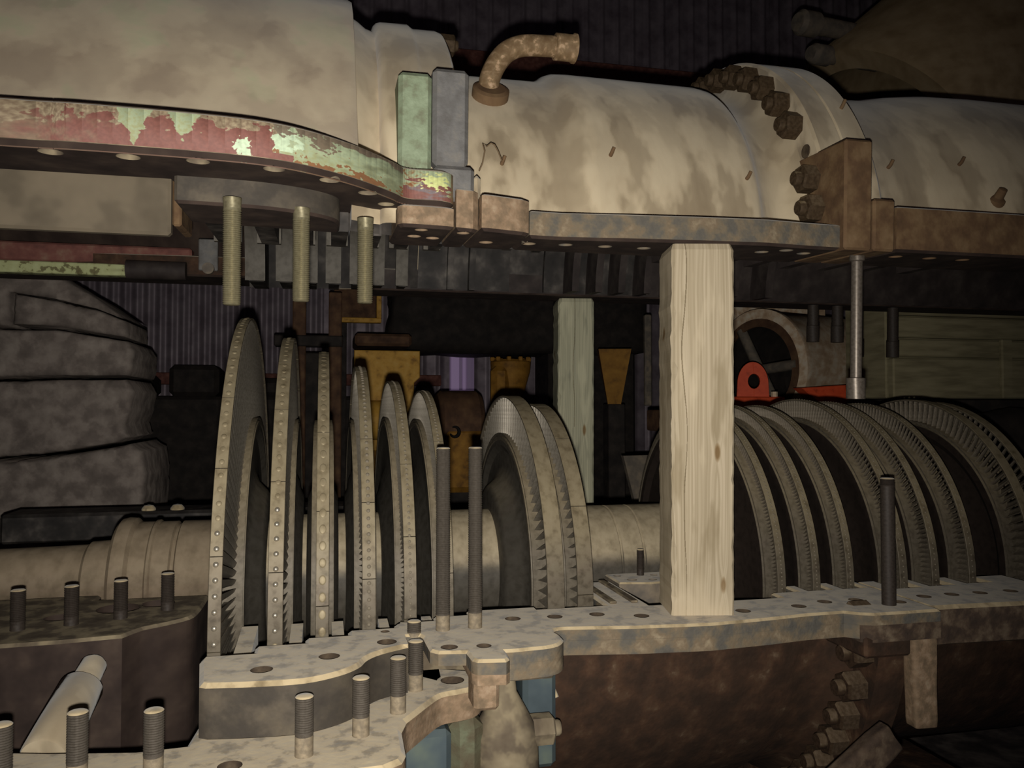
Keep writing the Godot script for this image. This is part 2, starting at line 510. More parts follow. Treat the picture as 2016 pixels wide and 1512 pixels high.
func area2(poly: PackedVector2Array) -> float:
	var s := 0.0
	for i in poly.size():
		s += poly[i].cross(poly[(i + 1) % poly.size()])
	return s


# a smooth open curve through points
func curve(pts: Array, step := 4) -> Array:
	var out := []
	for i in pts.size() - 1:
		var p0: Vector2 = pts[maxi(i - 1, 0)]
		var p1: Vector2 = pts[i]
		var p2: Vector2 = pts[i + 1]
		var p3: Vector2 = pts[mini(i + 2, pts.size() - 1)]
		for k in step:
			out.append(p1.cubic_interpolate(p2, p0, p3, float(k) / step))
	out.append(pts[pts.size() - 1])
	return out


# a plate of outline (x, z) between y0 and y1, with round blind holes [x, z, r] in its top (from_top) or bottom face.
# tops: surface of the flat faces and chamfers; sides: surface of the walls
func plate(tops: SurfaceTool, bots: SurfaceTool, sides: SurfaceTool, outline: Array, y0: float, y1: float, holes := [], from_top := true, ch := 0.005, step := 0.02, deep := 0.06, seams := []) -> void:
	var poly := PackedVector2Array(outline)
	if area2(poly) < 0.0:
		poly.reverse()
	poly = dense(poly, step)
	var n := poly.size()
	var norm := []       # outward normals of the edges
	for i in n:
		var d := (poly[(i + 1) % n] - poly[i]).normalized()
		norm.append(Vector2(d.y, -d.x))
	var inset := PackedVector2Array()
	for i in n:
		var a: Vector2 = norm[(i + n - 1) % n]
		var b: Vector2 = norm[i]
		var cc := ch
		for sx: float in seams:
			if absf(poly[i].x - sx) < 0.0012:
				cc = 0.0
		inset.append(poly[i] - (a + b) / maxf(0.5, 1.0 + a.dot(b)) * cc)
	var g := next_group()
	var ct := ch if from_top else ch * 0.5
	var cb := ch * 0.5 if from_top else ch
	if from_top and y1 - y0 < 0.03:
		cb = 0.0002
	for i in n:
		var a: Vector2 = norm[(i + n - 1) % n]
		var b: Vector2 = norm[i]
		if a.dot(b) < 0.8:
			g = next_group()
		var j := (i + 1) % n
		var nv := Vector3(b.x, 0, b.y)
		quad_n(sides, v3(poly[i], y0 + cb), v3(poly[j], y0 + cb), v3(poly[j], y1 - ct), v3(poly[i], y1 - ct), nv, g)
		quad_n(tops, v3(poly[i], y1 - ct), v3(poly[j], y1 - ct), v3(inset[j], y1), v3(inset[i], y1), nv + Vector3.UP)
		quad_n(bots if not from_top else sides, v3(poly[i], y0 + cb), v3(poly[j], y0 + cb), v3(inset[j], y0), v3(inset[i], y0), nv + Vector3.DOWN)
	for face in 2:
		var up := face == 0
		var here: Array = holes if up == from_top else []
		var y := y1 if up else y0
		var nv := Vector3.UP if up else Vector3.DOWN
		var st := tops if up else bots
		var pts := PackedVector2Array(inset)
		for hl: Vector3 in here:
			for k in 18:
				var a := TAU * k / 18.0
				pts.append(Vector2(hl.x + hl.z * cos(a), hl.y + hl.z * sin(a)))
				pts.append(Vector2(hl.x + (hl.z + 0.007) * cos(a + 0.17), hl.y + (hl.z + 0.007) * sin(a + 0.17)))
		var ids := Geometry2D.triangulate_delaunay(pts)
		for k in range(0, ids.size(), 3):
			var A := pts[ids[k]]
			var B := pts[ids[k + 1]]
			var C := pts[ids[k + 2]]
			var mid := (A + B + C) / 3.0
			if not Geometry2D.is_point_in_polygon(mid, inset):
				continue
			var inside := false
			for hl: Vector3 in here:
				if mid.distance_to(Vector2(hl.x, hl.y)) < hl.z * 0.985:
					inside = true
					break
			if not inside:
				tri_n(st, v3(A, y), v3(B, y), v3(C, y), nv)
		for hl: Vector3 in here:
			var yy := y - minf(deep, (y1 - y0) * 0.85) if up else y + minf(deep, (y1 - y0) * 0.85)
			var hg := next_group()
			for k in 18:
				var a := TAU * k / 18.0
				var b := TAU * (k + 1) / 18.0
				var p := Vector2(hl.x + hl.z * cos(a), hl.y + hl.z * sin(a))
				var q := Vector2(hl.x + hl.z * cos(b), hl.y + hl.z * sin(b))
				var c := Vector2(hl.x, hl.y)
				quad_n(bots if up else sides, v3(p, y), v3(q, y), v3(q, yy), v3(p, yy), v3(c - p, 0), hg)
				tri_n(bots if up else sides, v3(p, yy), v3(q, yy), v3(c, yy), nv)


func v3(p: Vector2, y: float) -> Vector3:
	return Vector3(p.x, y, p.y)


# a tube along points with radii
func tube(st: SurfaceTool, pts: Array, rad: Array, n := 16, closed := true) -> void:
	var rings := []
	var up := Vector3.UP
	for i in pts.size():
		var t: Vector3 = ((pts[mini(i + 1, pts.size() - 1)] as Vector3) - pts[maxi(i - 1, 0)]).normalized()
		if i == 0 and absf(t.y) > 0.9:
			up = Vector3.BACK
		up = (up - t * up.dot(t)).normalized()
		var s := t.cross(up)
		var row := []
		for k in n:
			var a := TAU * k / n
			row.append((pts[i] as Vector3) + (up * cos(a) + s * sin(a)) * (rad[i] as float))
		rings.append(row)
	var g := next_group()
	for i in pts.size() - 1:
		var jump: bool = absf((rad[i + 1] as float) - (rad[i] as float)) > 2.0 * (pts[i] as Vector3).distance_to(pts[i + 1])
		if jump:
			g = next_group()
		for k in n:
			var k2 := (k + 1) % n
			var A: Vector3 = rings[i][k]
			var D: Vector3 = rings[i][k2]
			var B: Vector3 = rings[i + 1][k]
			var C: Vector3 = rings[i + 1][k2]
			var nv: Vector3 = (A + D) * 0.5 - pts[i]
			if jump:
				nv = ((pts[i + 1] as Vector3) - pts[i]) * signf((rad[i] as float) - (rad[i + 1] as float))
			quad_n(st, A, B, C, D, nv, g)
		if jump:
			g = next_group()
	if closed:
		for e: int in [0, pts.size() - 1]:
			var nv: Vector3 = (pts[e] as Vector3) - (pts[1] if e == 0 else pts[e - 1])
			for k in n:
				tri_n(st, pts[e], rings[e][k], rings[e][(k + 1) % n], nv)


# a block with rough, slightly displaced faces
func rough_box(st: SurfaceTool, lo: Vector3, hi: Vector3, amp: float, sd: int, seg := 10, round_off := 0.06) -> void:
	var nz := FastNoiseLite.new()
	nz.seed = sd
	nz.frequency = 3.2
	nz.fractal_octaves = 4
	var mid := (lo + hi) * 0.5
	var half := (hi - lo) * 0.5
	var g := next_group()
	for ax in 3:
		for s: int in [-1, 1]:
			var u := (ax + 1) % 3
			var w := (ax + 2) % 3
			var n := Vector3.ZERO
			n[ax] = s
			var grid := []
			for i in seg + 1:
				var row := []
				for j in seg + 1:
					var p := Vector3.ZERO
					p[ax] = half[ax] * s
					p[u] = half[u] * (2.0 * i / seg - 1.0)
					p[w] = half[w] * (2.0 * j / seg - 1.0)
					var q := Vector3.ZERO      # round the edges off
					var inner := half - Vector3.ONE * round_off
					for k in 3:
						q[k] = clampf(p[k], -inner[k], inner[k])
					p = q + (p - q).normalized() * round_off
					p += p.normalized() * nz.get_noise_3dv(p + mid) * amp
					row.append(mid + p)
				grid.append(row)
			for i in seg:
				for j in seg:
					quad_n(st, grid[i][j], grid[i + 1][j], grid[i + 1][j + 1], grid[i][j + 1], n, g)


# ---------------------------------------------------------------- object helpers
func finish(list: Array) -> ArrayMesh:
	var mesh := ArrayMesh.new()
	for pair: Array in list:
		var st: SurfaceTool = pair[0]
		var m: Material = pair[1]
		st.generate_normals()
		var arr := st.commit_to_arrays()
		if arr[Mesh.ARRAY_VERTEX] == null or (arr[Mesh.ARRAY_VERTEX] as PackedVector3Array).size() == 0:
			continue
		if DUST.has(m):
			var d: Array = DUST[m]
			var ns: PackedVector3Array = arr[Mesh.ARRAY_NORMAL]
			var cols := PackedColorArray()
			cols.resize(ns.size())
			for i in ns.size():
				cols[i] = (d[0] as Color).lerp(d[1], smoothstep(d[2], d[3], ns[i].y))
			arr[Mesh.ARRAY_COLOR] = cols
		mesh.add_surface_from_arrays(Mesh.PRIMITIVE_TRIANGLES, arr)
		mesh.surface_set_material(mesh.get_surface_count() - 1, m)
	return mesh


func numbered(called: String) -> String:
	var k: int = taken.get(called, 0)
	taken[called] = k + 1
	return called if k == 0 else "%s_%03d" % [called, k]


func put(called: String, mesh: Mesh, parent: Node = null, xf := Transform3D()) -> MeshInstance3D:
	var o := MeshInstance3D.new()
	o.mesh = mesh
	o.transform = xf
	o.name = numbered(called)
	(parent if parent else self).add_child(o, true)
	return o


func obj(called: String, list: Array, parent: Node = null, xf := Transform3D()) -> MeshInstance3D:
	return put(called, finish(list), parent, xf)


func thing(called: String, label: String, category: String, at := Vector3.ZERO, group := "") -> Node3D:
	var o := Node3D.new()
	o.name = numbered(called)
	o.position = at
	add_child(o, true)
	tag(o, label, category, group)
	return o


func tag(o: Node, label: String, category: String, group := "") -> void:
	o.set_meta("label", label)
	o.set_meta("category", category)
	if group:
		o.set_meta("group", group)


func struct(o: Node, label := "", category := "") -> void:
	o.set_meta("kind", "structure")
	if label:
		o.set_meta("label", label)
	if category:
		o.set_meta("category", category)


func hang(called: String, st: SurfaceTool, m: Material, parent: Node) -> MeshInstance3D:
	return obj(called, [[st, m]], parent)


func swarm(called: String, mesh: Mesh, list: Array, parent: Node) -> void:
	var mm := MultiMesh.new()
	mm.transform_format = MultiMesh.TRANSFORM_3D
	mm.mesh = mesh
	mm.instance_count = list.size()
	for i in list.size():
		mm.set_instance_transform(i, list[i])
	var o := MultiMeshInstance3D.new()
	o.multimesh = mm
	o.name = numbered(called)
	o.set_meta("kind", "stuff")
	parent.add_child(o, true)


# ---------------------------------------------------------------- fasteners
# a threaded stud that stands on y = 0; plain shank up to `plain`
func stud_mesh(length: float, dia: float, plain: float, m: Material) -> Mesh:
	var key := "stud%.3f,%.4f,%.3f,%s" % [length, dia, plain, m.resource_name]
	if cached.has(key):
		return cached[key]
	var r := dia * 0.5
	var prof := [Vector2(length - 0.0025, r * 0.97)]
	var y := length - 0.0025
	var pitch := 0.0035
	while y - pitch > plain + 0.002:
		prof.append(Vector2(y - pitch * 0.5, r * 0.88))
		y -= pitch
		prof.append(Vector2(y, r))
	prof.append(Vector2(plain, r * 0.96))
	prof.reverse()
	var st := surf()
	lathe(st, prof, 0, 360, 22, upright(Vector3.ZERO), 20.0)
	var cap := surf()
	lathe(cap, [Vector2(length - 0.0025, r * 0.97), Vector2(length - 0.0008, r * 0.86), Vector2(length, r * 0.7), Vector2(length + 0.0004, 0.0)], 0, 360, 22, upright(Vector3.ZERO), 60.0)
	var shank := surf()
	lathe(shank, [Vector2(-0.006, r * 1.02), Vector2(0.002, r * 0.98), Vector2(plain, r * 0.96)], 0, 360, 22, upright(Vector3.ZERO), 20.0)
	var bare: bool = m == M.stud_bare
	cached[key] = finish([[st, m], [cap, m if bare else M.dust], [shank, m if bare or m == M.stud_black else M.shank]])
	return cached[key]


func stud(parent: Node, at: Vector3, length: float, dia := 0.029, plain := 0.0, down := false, m: Material = null) -> void:
	var xf := Transform3D(Basis(Vector3.RIGHT, PI if down else 0.0) * Basis(Vector3.UP, rng.randf() * TAU), at)
	put("stud", stud_mesh(length, dia, plain, m if m else M.stud), parent, xf)


# a hexagonal nut on a stud end, its axis along x, seated at x = 0 and pointing to -x
func nut_mesh(w: float, high: float, out: float, m: Material) -> Mesh:
	var key := "nut%.3f,%.3f,%.3f,%s" % [w, high, out, m.resource_name]
	if cached.has(key):
		return cached[key]
	var st := surf()
	var r := w / sqrt(3.0)
	lathe(st, [Vector2(-high, 0), Vector2(-high, r * 0.84), Vector2(-high * 0.90, r), Vector2(0.0, r), Vector2(0.004, r)], 0, 360, 6, Transform3D(), 10.0, false, true)
	lathe(st, [Vector2(-high - out, 0), Vector2(-high - out, r * 0.45), Vector2(-high - out + 0.004, r * 0.52), Vector2(-high + 0.002, r * 0.52)], 0, 360, 16)
	cached[key] = finish([[st, m]])
	return cached[key]


func nut(parent: Node, at: Vector3, turn: float, w := 0.050, high := 0.036, out := 0.010, m: Material = null, basis := Basis()) -> void:
	put("nut", nut_mesh(w, high, out, m if m else M.nut), parent, Transform3D(basis * Basis(Vector3.RIGHT, deg_to_rad(turn)), at))


# ---------------------------------------------------------------- the lower half of the casing
func make_lower_casing() -> void:
	lower = thing("turbine_lower_casing", "dust-covered open lower half of a steam turbine casing with upright studs and bolt holes", "turbine casing")
	# left block of the joint flange, standing on the wider flange below it
	var t := surf(); var s := surf(); var b := surf()
	var front := curve([Vector2(-0.178, 0.832), Vector2(-0.104, 0.842), Vector2(-0.026, 0.843), Vector2(0.03, 0.817), Vector2(0.062, 0.783), Vector2(0.078, 0.745), Vector2(0.105, 0.715), Vector2(0.155, 0.685)])
	var out: Array = [Vector2(-0.205, 0.70), Vector2(-0.188, 0.825)] + front + [Vector2(0.155, 0.60), Vector2(0.155, 0.535), Vector2(0.142, 0.535), Vector2(0.142, 0.563), Vector2(0.05, 0.563), Vector2(0.05, 0.598), Vector2(-0.03, 0.598), Vector2(-0.03, 0.632), Vector2(-0.118, 0.632), Vector2(-0.118, 0.676), Vector2(-0.203, 0.676)]
	plate(t, s, b, out, -0.089, 0.0, [Vector3(-0.097, 0.777, 0.0185), Vector3(0.013, 0.728, 0.0185), Vector3(0.118, 0.662, 0.0185), Vector3(0.12, 0.59, 0.009)], true, 0.007, 0.018, 0.03, [0.155])
	obj("joint_flange", [[t, M.dust], [s, M.hole], [b, M.block_grey]], lower)
	# the long joint flange with its lobes: one face, thicker in places underneath
	t = surf(); s = surf(); b = surf()
	var lobes := [Vector2(0.155, 0.62), Vector2(0.183, 0.625), Vector2(0.188, 0.64), Vector2(0.19, 0.728), Vector2(0.203, 0.744), Vector2(0.252, 0.752), Vector2(0.2545, 0.797), Vector2(0.262, 0.808), Vector2(0.311, 0.816), Vector2(0.3195, 0.805), Vector2(0.3225, 0.762), Vector2(0.335, 0.763)]
	var run := curve([Vector2(0.40, 0.757), Vector2(0.425, 0.745), Vector2(0.443, 0.718), Vector2(0.446, 0.69), Vector2(0.442, 0.66), Vector2(0.452, 0.643), Vector2(0.475, 0.642)], 3) + [Vector2(0.608, 0.665), Vector2(0.764, 0.679), Vector2(0.899, 0.668), Vector2(0.998, 0.655), Vector2(1.088, 0.652), Vector2(1.112, 0.672)]
	out = lobes + run + [Vector2(1.14, 0.684), Vector2(1.303, 0.684)]
	# the stepped edge of the bore, from right to left
	out += [Vector2(1.303, 0.39), Vector2(1.283, 0.39), Vector2(1.283, 0.457), Vector2(1.225, 0.457), Vector2(1.225, 0.39), Vector2(1.190, 0.39), Vector2(1.190, 0.458), Vector2(1.13, 0.458), Vector2(1.13, 0.40), Vector2(1.101, 0.40), Vector2(1.101, 0.459), Vector2(1.03, 0.459), Vector2(1.03, 0.506), Vector2(0.706, 0.506), Vector2(0.706, 0.25), Vector2(0.61, 0.25), Vector2(0.61, 0.486), Vector2(0.455, 0.486), Vector2(0.455, 0.464), Vector2(0.302, 0.464), Vector2(0.302, 0.498), Vector2(0.226, 0.498), Vector2(0.226, 0.528), Vector2(0.155, 0.528)]
	var hl := [Vector3(0.226, 0.721, 0.016), Vector3(0.289, 0.727, 0.014)]
	for p: Array in [[0.384, 0.552], [0.473, 0.556], [0.565, 0.557], [0.652, 0.590], [0.88, 0.60], [1.02, 0.590], [1.10, 0.566], [1.18, 0.566], [1.262, 0.604]]:
		hl.append(Vector3(p[0], p[1], 0.0165))
	plate(t, s, b, out, -0.026, 0.0, hl, true, 0.005, 0.016, 0.03, [0.155])
	obj("joint_flange", [[t, M.dust], [s, M.hole], [b, M.flange_side]], lower)
	for k: Array in [[[Vector2(0.2555, 0.60)] + lobes.slice(6, 10) + [Vector2(0.3215, 0.60)], -0.044, M.orange_rust],
			[[Vector2(0.3225, 0.52)] + lobes.slice(10) + run + [Vector2(1.112, 0.52)], -0.055, M.flange_side],
			[[Vector2(1.113, 0.52), Vector2(1.113, 0.672), Vector2(1.14, 0.684), Vector2(1.303, 0.684), Vector2(1.303, 0.52)], -0.062, M.rust_dusty]]:
		t = surf(); s = surf(); b = surf()
		plate(t, s, b, k[0], k[1], -0.026, [], true, 0.0003, 0.016)
		obj("flange_body", [[t, k[2]], [s, M.brown], [b, k[2]]], lower)
	t = surf(); s = surf(); b = surf()
	out = [Vector2(1.304, 0.39), Vector2(1.304, 0.658), Vector2(1.36, 0.656), Vector2(1.55, 0.666), Vector2(2.2, 0.668), Vector2(2.2, 0.42), Vector2(1.88, 0.42), Vector2(1.88, 0.478), Vector2(1.735, 0.478), Vector2(1.735, 0.40), Vector2(1.632, 0.40), Vector2(1.632, 0.465), Vector2(1.57, 0.465), Vector2(1.57, 0.39), Vector2(1.517, 0.39), Vector2(1.517, 0.47), Vector2(1.458, 0.47), Vector2(1.458, 0.395), Vector2(1.418, 0.395), Vector2(1.418, 0.476), Vector2(1.36, 0.476), Vector2(1.36, 0.39)]
	hl = []
	for p: Array in [[1.358, 0.568], [1.436, 0.565], [1.514, 0.566], [1.60, 0.566], [1.69, 0.566]]:
		hl.append(Vector3(p[0], p[1], 0.0165))
	plate(t, s, b, out, -0.088, -0.001, hl, true, 0.008, 0.02)
	obj("joint_flange", [[t, M.dust], [s, M.hole], [b, M.rust_dusty]], lower)
	# feet of the lobes
	for k: Array in [[0.264, 0.310, -0.105, 0.70, 0.765], [0.33, 0.42, -0.064, 0.60, 0.745]]:
		var st := surf()
		box(st, Vector3(k[0], k[2], k[3]), Vector3(k[1], -0.042, k[4]), 0.006)
		obj("flange_lug", [[st, M.orange_rust if k[0] < 0.3 else M.flange_side]], lower)
	# the wide flange of the exhaust end, on a lower level
	t = surf(); s = surf(); b = surf()
	out = [Vector2(-1.25, 1.0), Vector2(-0.4, 1.01), Vector2(0.09, 0.985), Vector2(0.118, 0.965), Vector2(0.126, 0.94), Vector2(0.128, 0.85)]
	out += curve([Vector2(0.140, 0.81), Vector2(0.165, 0.772), Vector2(0.189, 0.735), Vector2(0.215, 0.702), Vector2(0.245, 0.692), Vector2(0.277, 0.680), Vector2(0.297, 0.652), Vector2(0.302, 0.613), Vector2(0.288, 0.580), Vector2(0.264, 0.567), Vector2(0.231, 0.553)], 3)
	out += [Vector2(0.10, 0.55), Vector2(-0.16, 0.70), Vector2(-0.195, 0.72), Vector2(-0.205, 0.838), Vector2(-0.274, 0.843), Vector2(-0.402, 0.818), Vector2(-0.479, 0.796), Vector2(-0.7, 0.73), Vector2(-1.25, 0.70)]
	plate(t, s, b, out, -0.150, -0.09, [Vector3(0.246, 0.631, 0.023), Vector3(-0.13, 0.93, 0.018)], true, 0.007)
	obj("outer_flange", [[t, M.dust], [s, M.hole], [b, M.orange_rust]], lower)
	# left bearing side, a dark wall under a dusty top
	t = surf(); s = surf(); b = surf()
	out = [Vector2(-1.25, 0.55), Vector2(-0.575, 0.523), Vector2(-0.479, 0.518), Vector2(-0.372, 0.503), Vector2(-0.357, 0.472), Vector2(-0.345, 0.452)]
	out += curve([Vector2(-0.31, 0.427), Vector2(-0.268, 0.385), Vector2(-0.258, 0.33), Vector2(-0.256, 0.25)], 3)
	out += [Vector2(-0.256, 0.18), Vector2(-0.50, 0.18), Vector2(-0.50, 0.13), Vector2(-1.25, 0.13)]
	plate(t, s, b, out, -0.60, 0.0, [Vector3(-0.43, 0.275, 0.045), Vector3(-0.355, 0.245, 0.035), Vector3(-0.53, 0.33, 0.03)], true, 0.006, 0.02, 0.03)
	obj("bearing_housing", [[t, M.bore_dusty], [s, M.underside], [b, M.underside]], lower)
	var st2 := surf()
	box(st2, Vector3(-1.0, 0.0, -0.86), Vector3(0.3, 0.095, -0.69), 0.01)
	obj("rear_ledge", [[st2, M.bore]], lower)
	for x: float in [-0.565, -0.475]:
		var st := surf()
		lathe(st, [Vector2(-0.02, 0.022), Vector2(0.006, 0.022), Vector2(0.016, 0.014), Vector2(0.019, 0.0)], 0, 360, 18, upright(Vector3(x, 0.095, -0.725)))
		obj("bolt_head", [[st, M.dust]], lower)
	# rear joint flange
	t = surf(); s = surf(); b = surf()
	plate(t, s, b, [Vector2(-0.2, -0.70), Vector2(0.3, -0.66), Vector2(2.2, -0.66), Vector2(2.2, -0.50), Vector2(0.3, -0.50), Vector2(0.3, -0.56), Vector2(-0.2, -0.69)], -0.055, 0.0, [], true, 0.005, 0.04)
	obj("rear_flange", [[t, M.dust], [s, M.brown], [b, M.rust]], lower)
	# stepped bore of the exhaust end
	var st := surf()
	lathe(st, [Vector2(-0.200, 0.70), Vector2(0.08, 0.60), Vector2(0.30, 0.53), Vector2(0.30, 0.505), Vector2(0.226, 0.505), Vector2(0.226, 0.535), Vector2(0.142, 0.535), Vector2(0.142, 0.57), Vector2(0.05, 0.57), Vector2(0.05, 0.605), Vector2(-0.03, 0.605), Vector2(-0.03, 0.64), Vector2(-0.118, 0.64), Vector2(-0.118, 0.685), Vector2(-0.200, 0.685), Vector2(-0.200, 0.70)], 181, 359, 48)
	obj("exhaust_bore", [[st, M.bore_dusty]], lower)
	for k: Array in [[-0.145, 0.016, 0.42, 0.686], [-0.050, 0.012, 0.42, 0.641], [0.032, 0.012, 0.42, 0.606], [0.127, 0.010, 0.42, 0.571], [0.220, 0.010, 0.42, 0.536]]:
		st = surf()
		lathe(st, ring(k[0] - k[1], k[0] + k[1], k[2], k[3]), 182.5, 357.5, 40, Transform3D(), 35, true)
		obj("diaphragm", [[st, M.dust]], lower)
	# high pressure barrel, its bolted flange and the barrel beyond
	st = surf()
	lathe(st, [Vector2(0.42, 0.50), Vector2(0.42, 0.545), Vector2(0.445, 0.563), Vector2(1.02, 0.563), Vector2(1.07, 0.545), Vector2(1.14, 0.55), Vector2(1.18, 0.575), Vector2(1.18, 0.51), Vector2(0.42, 0.50)], 181, 359, 56)
	obj("barrel", [[st, M.rust]], lower)
	st = surf()
	lathe(st, ring(1.18, 1.255, 0.51, 0.65), 185, 355, 56, Transform3D(Basis(), Vector3(0, 0.0, 0)), 35, true)
	obj("barrel_flange", [[st, M.rust]], lower)
	for p: Array in [[-0.028, 0], [-0.107, 0], [-0.190, 0], [-0.265, 0], [-0.335, 0], [-0.405, 0], [-0.463, 0], [-0.51, 0]]:
		var y: float = p[0]
		var z := sqrt(0.605 * 0.605 - y * y)
		nut(lower, Vector3(1.18, y, z), rad_to_deg(atan2(-y, z)) + 15.0, 0.060, 0.046, 0.018, M.nut_dark)
	st = surf()
	lathe(st, [Vector2(1.255, 0.485), Vector2(1.255, 0.56), Vector2(1.30, 0.53), Vector2(2.2, 0.53), Vector2(2.2, 0.485), Vector2(1.255, 0.485)], 181, 359, 48)
	obj("rear_barrel", [[st, M.rust]], lower)
	st = surf()
	lathe(st, [Vector2(0.30, 0.50), Vector2(0.30, 0.53), Vector2(0.42, 0.53), Vector2(0.42, 0.50), Vector2(0.30, 0.50)], 181, 359, 40)
	obj("middle_bore", [[st, M.bore_dark]], lower)
	for k: Array in [[0.645, 0.02, 0.25], [1.11, 0.012, 0.40], [1.206, 0.017, 0.40], [1.32, 0.034, 0.40], [1.438, 0.018, 0.40], [1.543, 0.024, 0.40], [1.683, 0.05, 0.40]]:
		st = surf()
		lathe(st, ring(k[0] - k[1], k[0] + k[1], k[2], 0.505 if k[0] < 1.25 else 0.488), 186, 354, 40, Transform3D(), 35, true)
		obj("diaphragm", [[st, M.bore_dark]], lower)
	# pad and rough strap under the joint flange
	st = surf()
	box(st, Vector3(1.118, -0.096, 0.50), Vector3(1.232, -0.05, 0.682), 0.006)
	obj("flange_pad", [[st, M.rust]], lower)
	st = surf()
	rough_box(st, Vector3(1.237, -0.255, 0.645), Vector3(1.297, -0.05, 0.684), 0.006, 31, 12, 0.008)
	obj("strap", [[st, M.orange_rust]], lower)
	# gland housing by the shaft
	t = surf(); s = surf(); b = surf()
	plate(t, s, b, [Vector2(0.722, 0.166), Vector2(0.722, 0.272), Vector2(0.80, 0.29), Vector2(0.832, 0.285), Vector2(0.86, 0.24), Vector2(0.88, 0.166)], -0.12, 0.0, [Vector3(0.745, 0.195, 0.010), Vector3(0.765, 0.248, 0.013), Vector3(0.818, 0.256, 0.011), Vector3(0.842, 0.205, 0.010)], true, 0.004, 0.012, 0.02)
	obj("gland_housing", [[t, M.dust], [s, M.smooth_grey], [b, M.smooth_grey]], lower)
	for x: float in [0.622, 0.672]:
		st = surf()
		box(st, Vector3(x, 0.0, 0.255), Vector3(x + 0.016, 0.006, 0.482), 0.002)
		obj("seal_strip", [[st, M.bore_dusty]], lower)
	# studs
	for p: Array in [[-0.025, 0.917, 0.090], [0.062, 0.859, 0.093], [0.129, 0.774, 0.095], [0.171, 0.669, 0.092], [-0.232, 0.944, 0.096], [-0.331, 0.945, 0.102], [-0.423, 0.954, 0.096]]:
		stud(lower, Vector3(p[0], -0.09, p[1]), p[2], 0.028, 0.03)
	for p: Array in [[0.231, 0.604], [0.296, 0.600]]:
		stud(lower, Vector3(p[0], 0, p[1]), 0.357, 0.0285, 0.03)
	stud(lower, Vector3(0.174, 0, 0.612), 0.024, 0.027)
	stud(lower, Vector3(1.223, 0, 0.622), 0.28, 0.031, 0.26, false, M.stud_black)
	for p: Array in [[-0.581, 0.416], [-0.490, 0.398], [-0.406, 0.365], [-0.325, 0.309]]:
		stud(lower, Vector3(p[0], 0, p[1]), 0.079, 0.0275, 0.012, false, M.stud_black)
	stud(lower, Vector3(0.808, 0, 0.198), 0.068, 0.019, 0.012, false, M.stud_black)
	# painted walls and a dusty drain under the lobes
	st = surf()
	box(st, Vector3(0.02, -0.75, 0.625), Vector3(0.232, -0.152, 0.715), 0.01)
	obj("painted_wall", [[st, M.teal]], lower)
	st = surf()
	box(st, Vector3(0.234, -0.75, 0.57), Vector3(0.302, -0.152, 0.672), 0.02)
	obj("painted_wall", [[st, M.green_grey]], lower)
	st = surf()
	box(st, Vector3(0.40, -0.30, 0.50), Vector3(0.47, -0.06, 0.58), 0.01)
	obj("side_wall", [[st, M.teal]], lower)
	st = surf()
	lathe(st, [Vector2(-0.60, 0.0), Vector2(-0.60, 0.060), Vector2(-0.30, 0.056), Vector2(-0.27, 0.066), Vector2(-0.20, 0.064), Vector2(-0.17, 0.050), Vector2(-0.12, 0.022), Vector2(-0.06, 0.016), Vector2(-0.06, 0.0)], 0, 360, 28, upright(Vector3(0.352, 0, 0.625)))
	var drain := obj("drain_pipe", [[st, M.bore_dusty]], lower)
	st = surf()
	lathe(st, ring(-0.385, -0.345, 0.03, 0.072), 0, 360, 28, upright(Vector3(0.352, 0, 0.625)))
	obj("collar", [[st, M.dust]], drain)
	nut(drain, Vector3(0.405, -0.195, 0.640), 180.0, 0.052, 0.040, 0.014, M.bore_dusty, Basis(Vector3.UP, PI))
	nut(drain, Vector3(0.402, -0.305, 0.640), 160.0, 0.040, 0.030, 0.012, M.bore_dusty, Basis(Vector3.UP, PI))
	st = surf()
	tube(st, [Vector3(0.463, -0.135, 0.545), Vector3(0.474, -0.165, 0.562)], [0.006, 0.006], 10)
	obj("pin", [[st, M.dust]], lower)
	# feet that carry it
	for x: float in [0.6, 1.6]:
		st = surf()
		box(st, Vector3(x - 0.12, FLOOR, -0.5), Vector3(x + 0.12, -0.56, 0.35), 0.01)
		obj("support_foot", [[st, M.rust]], lower)


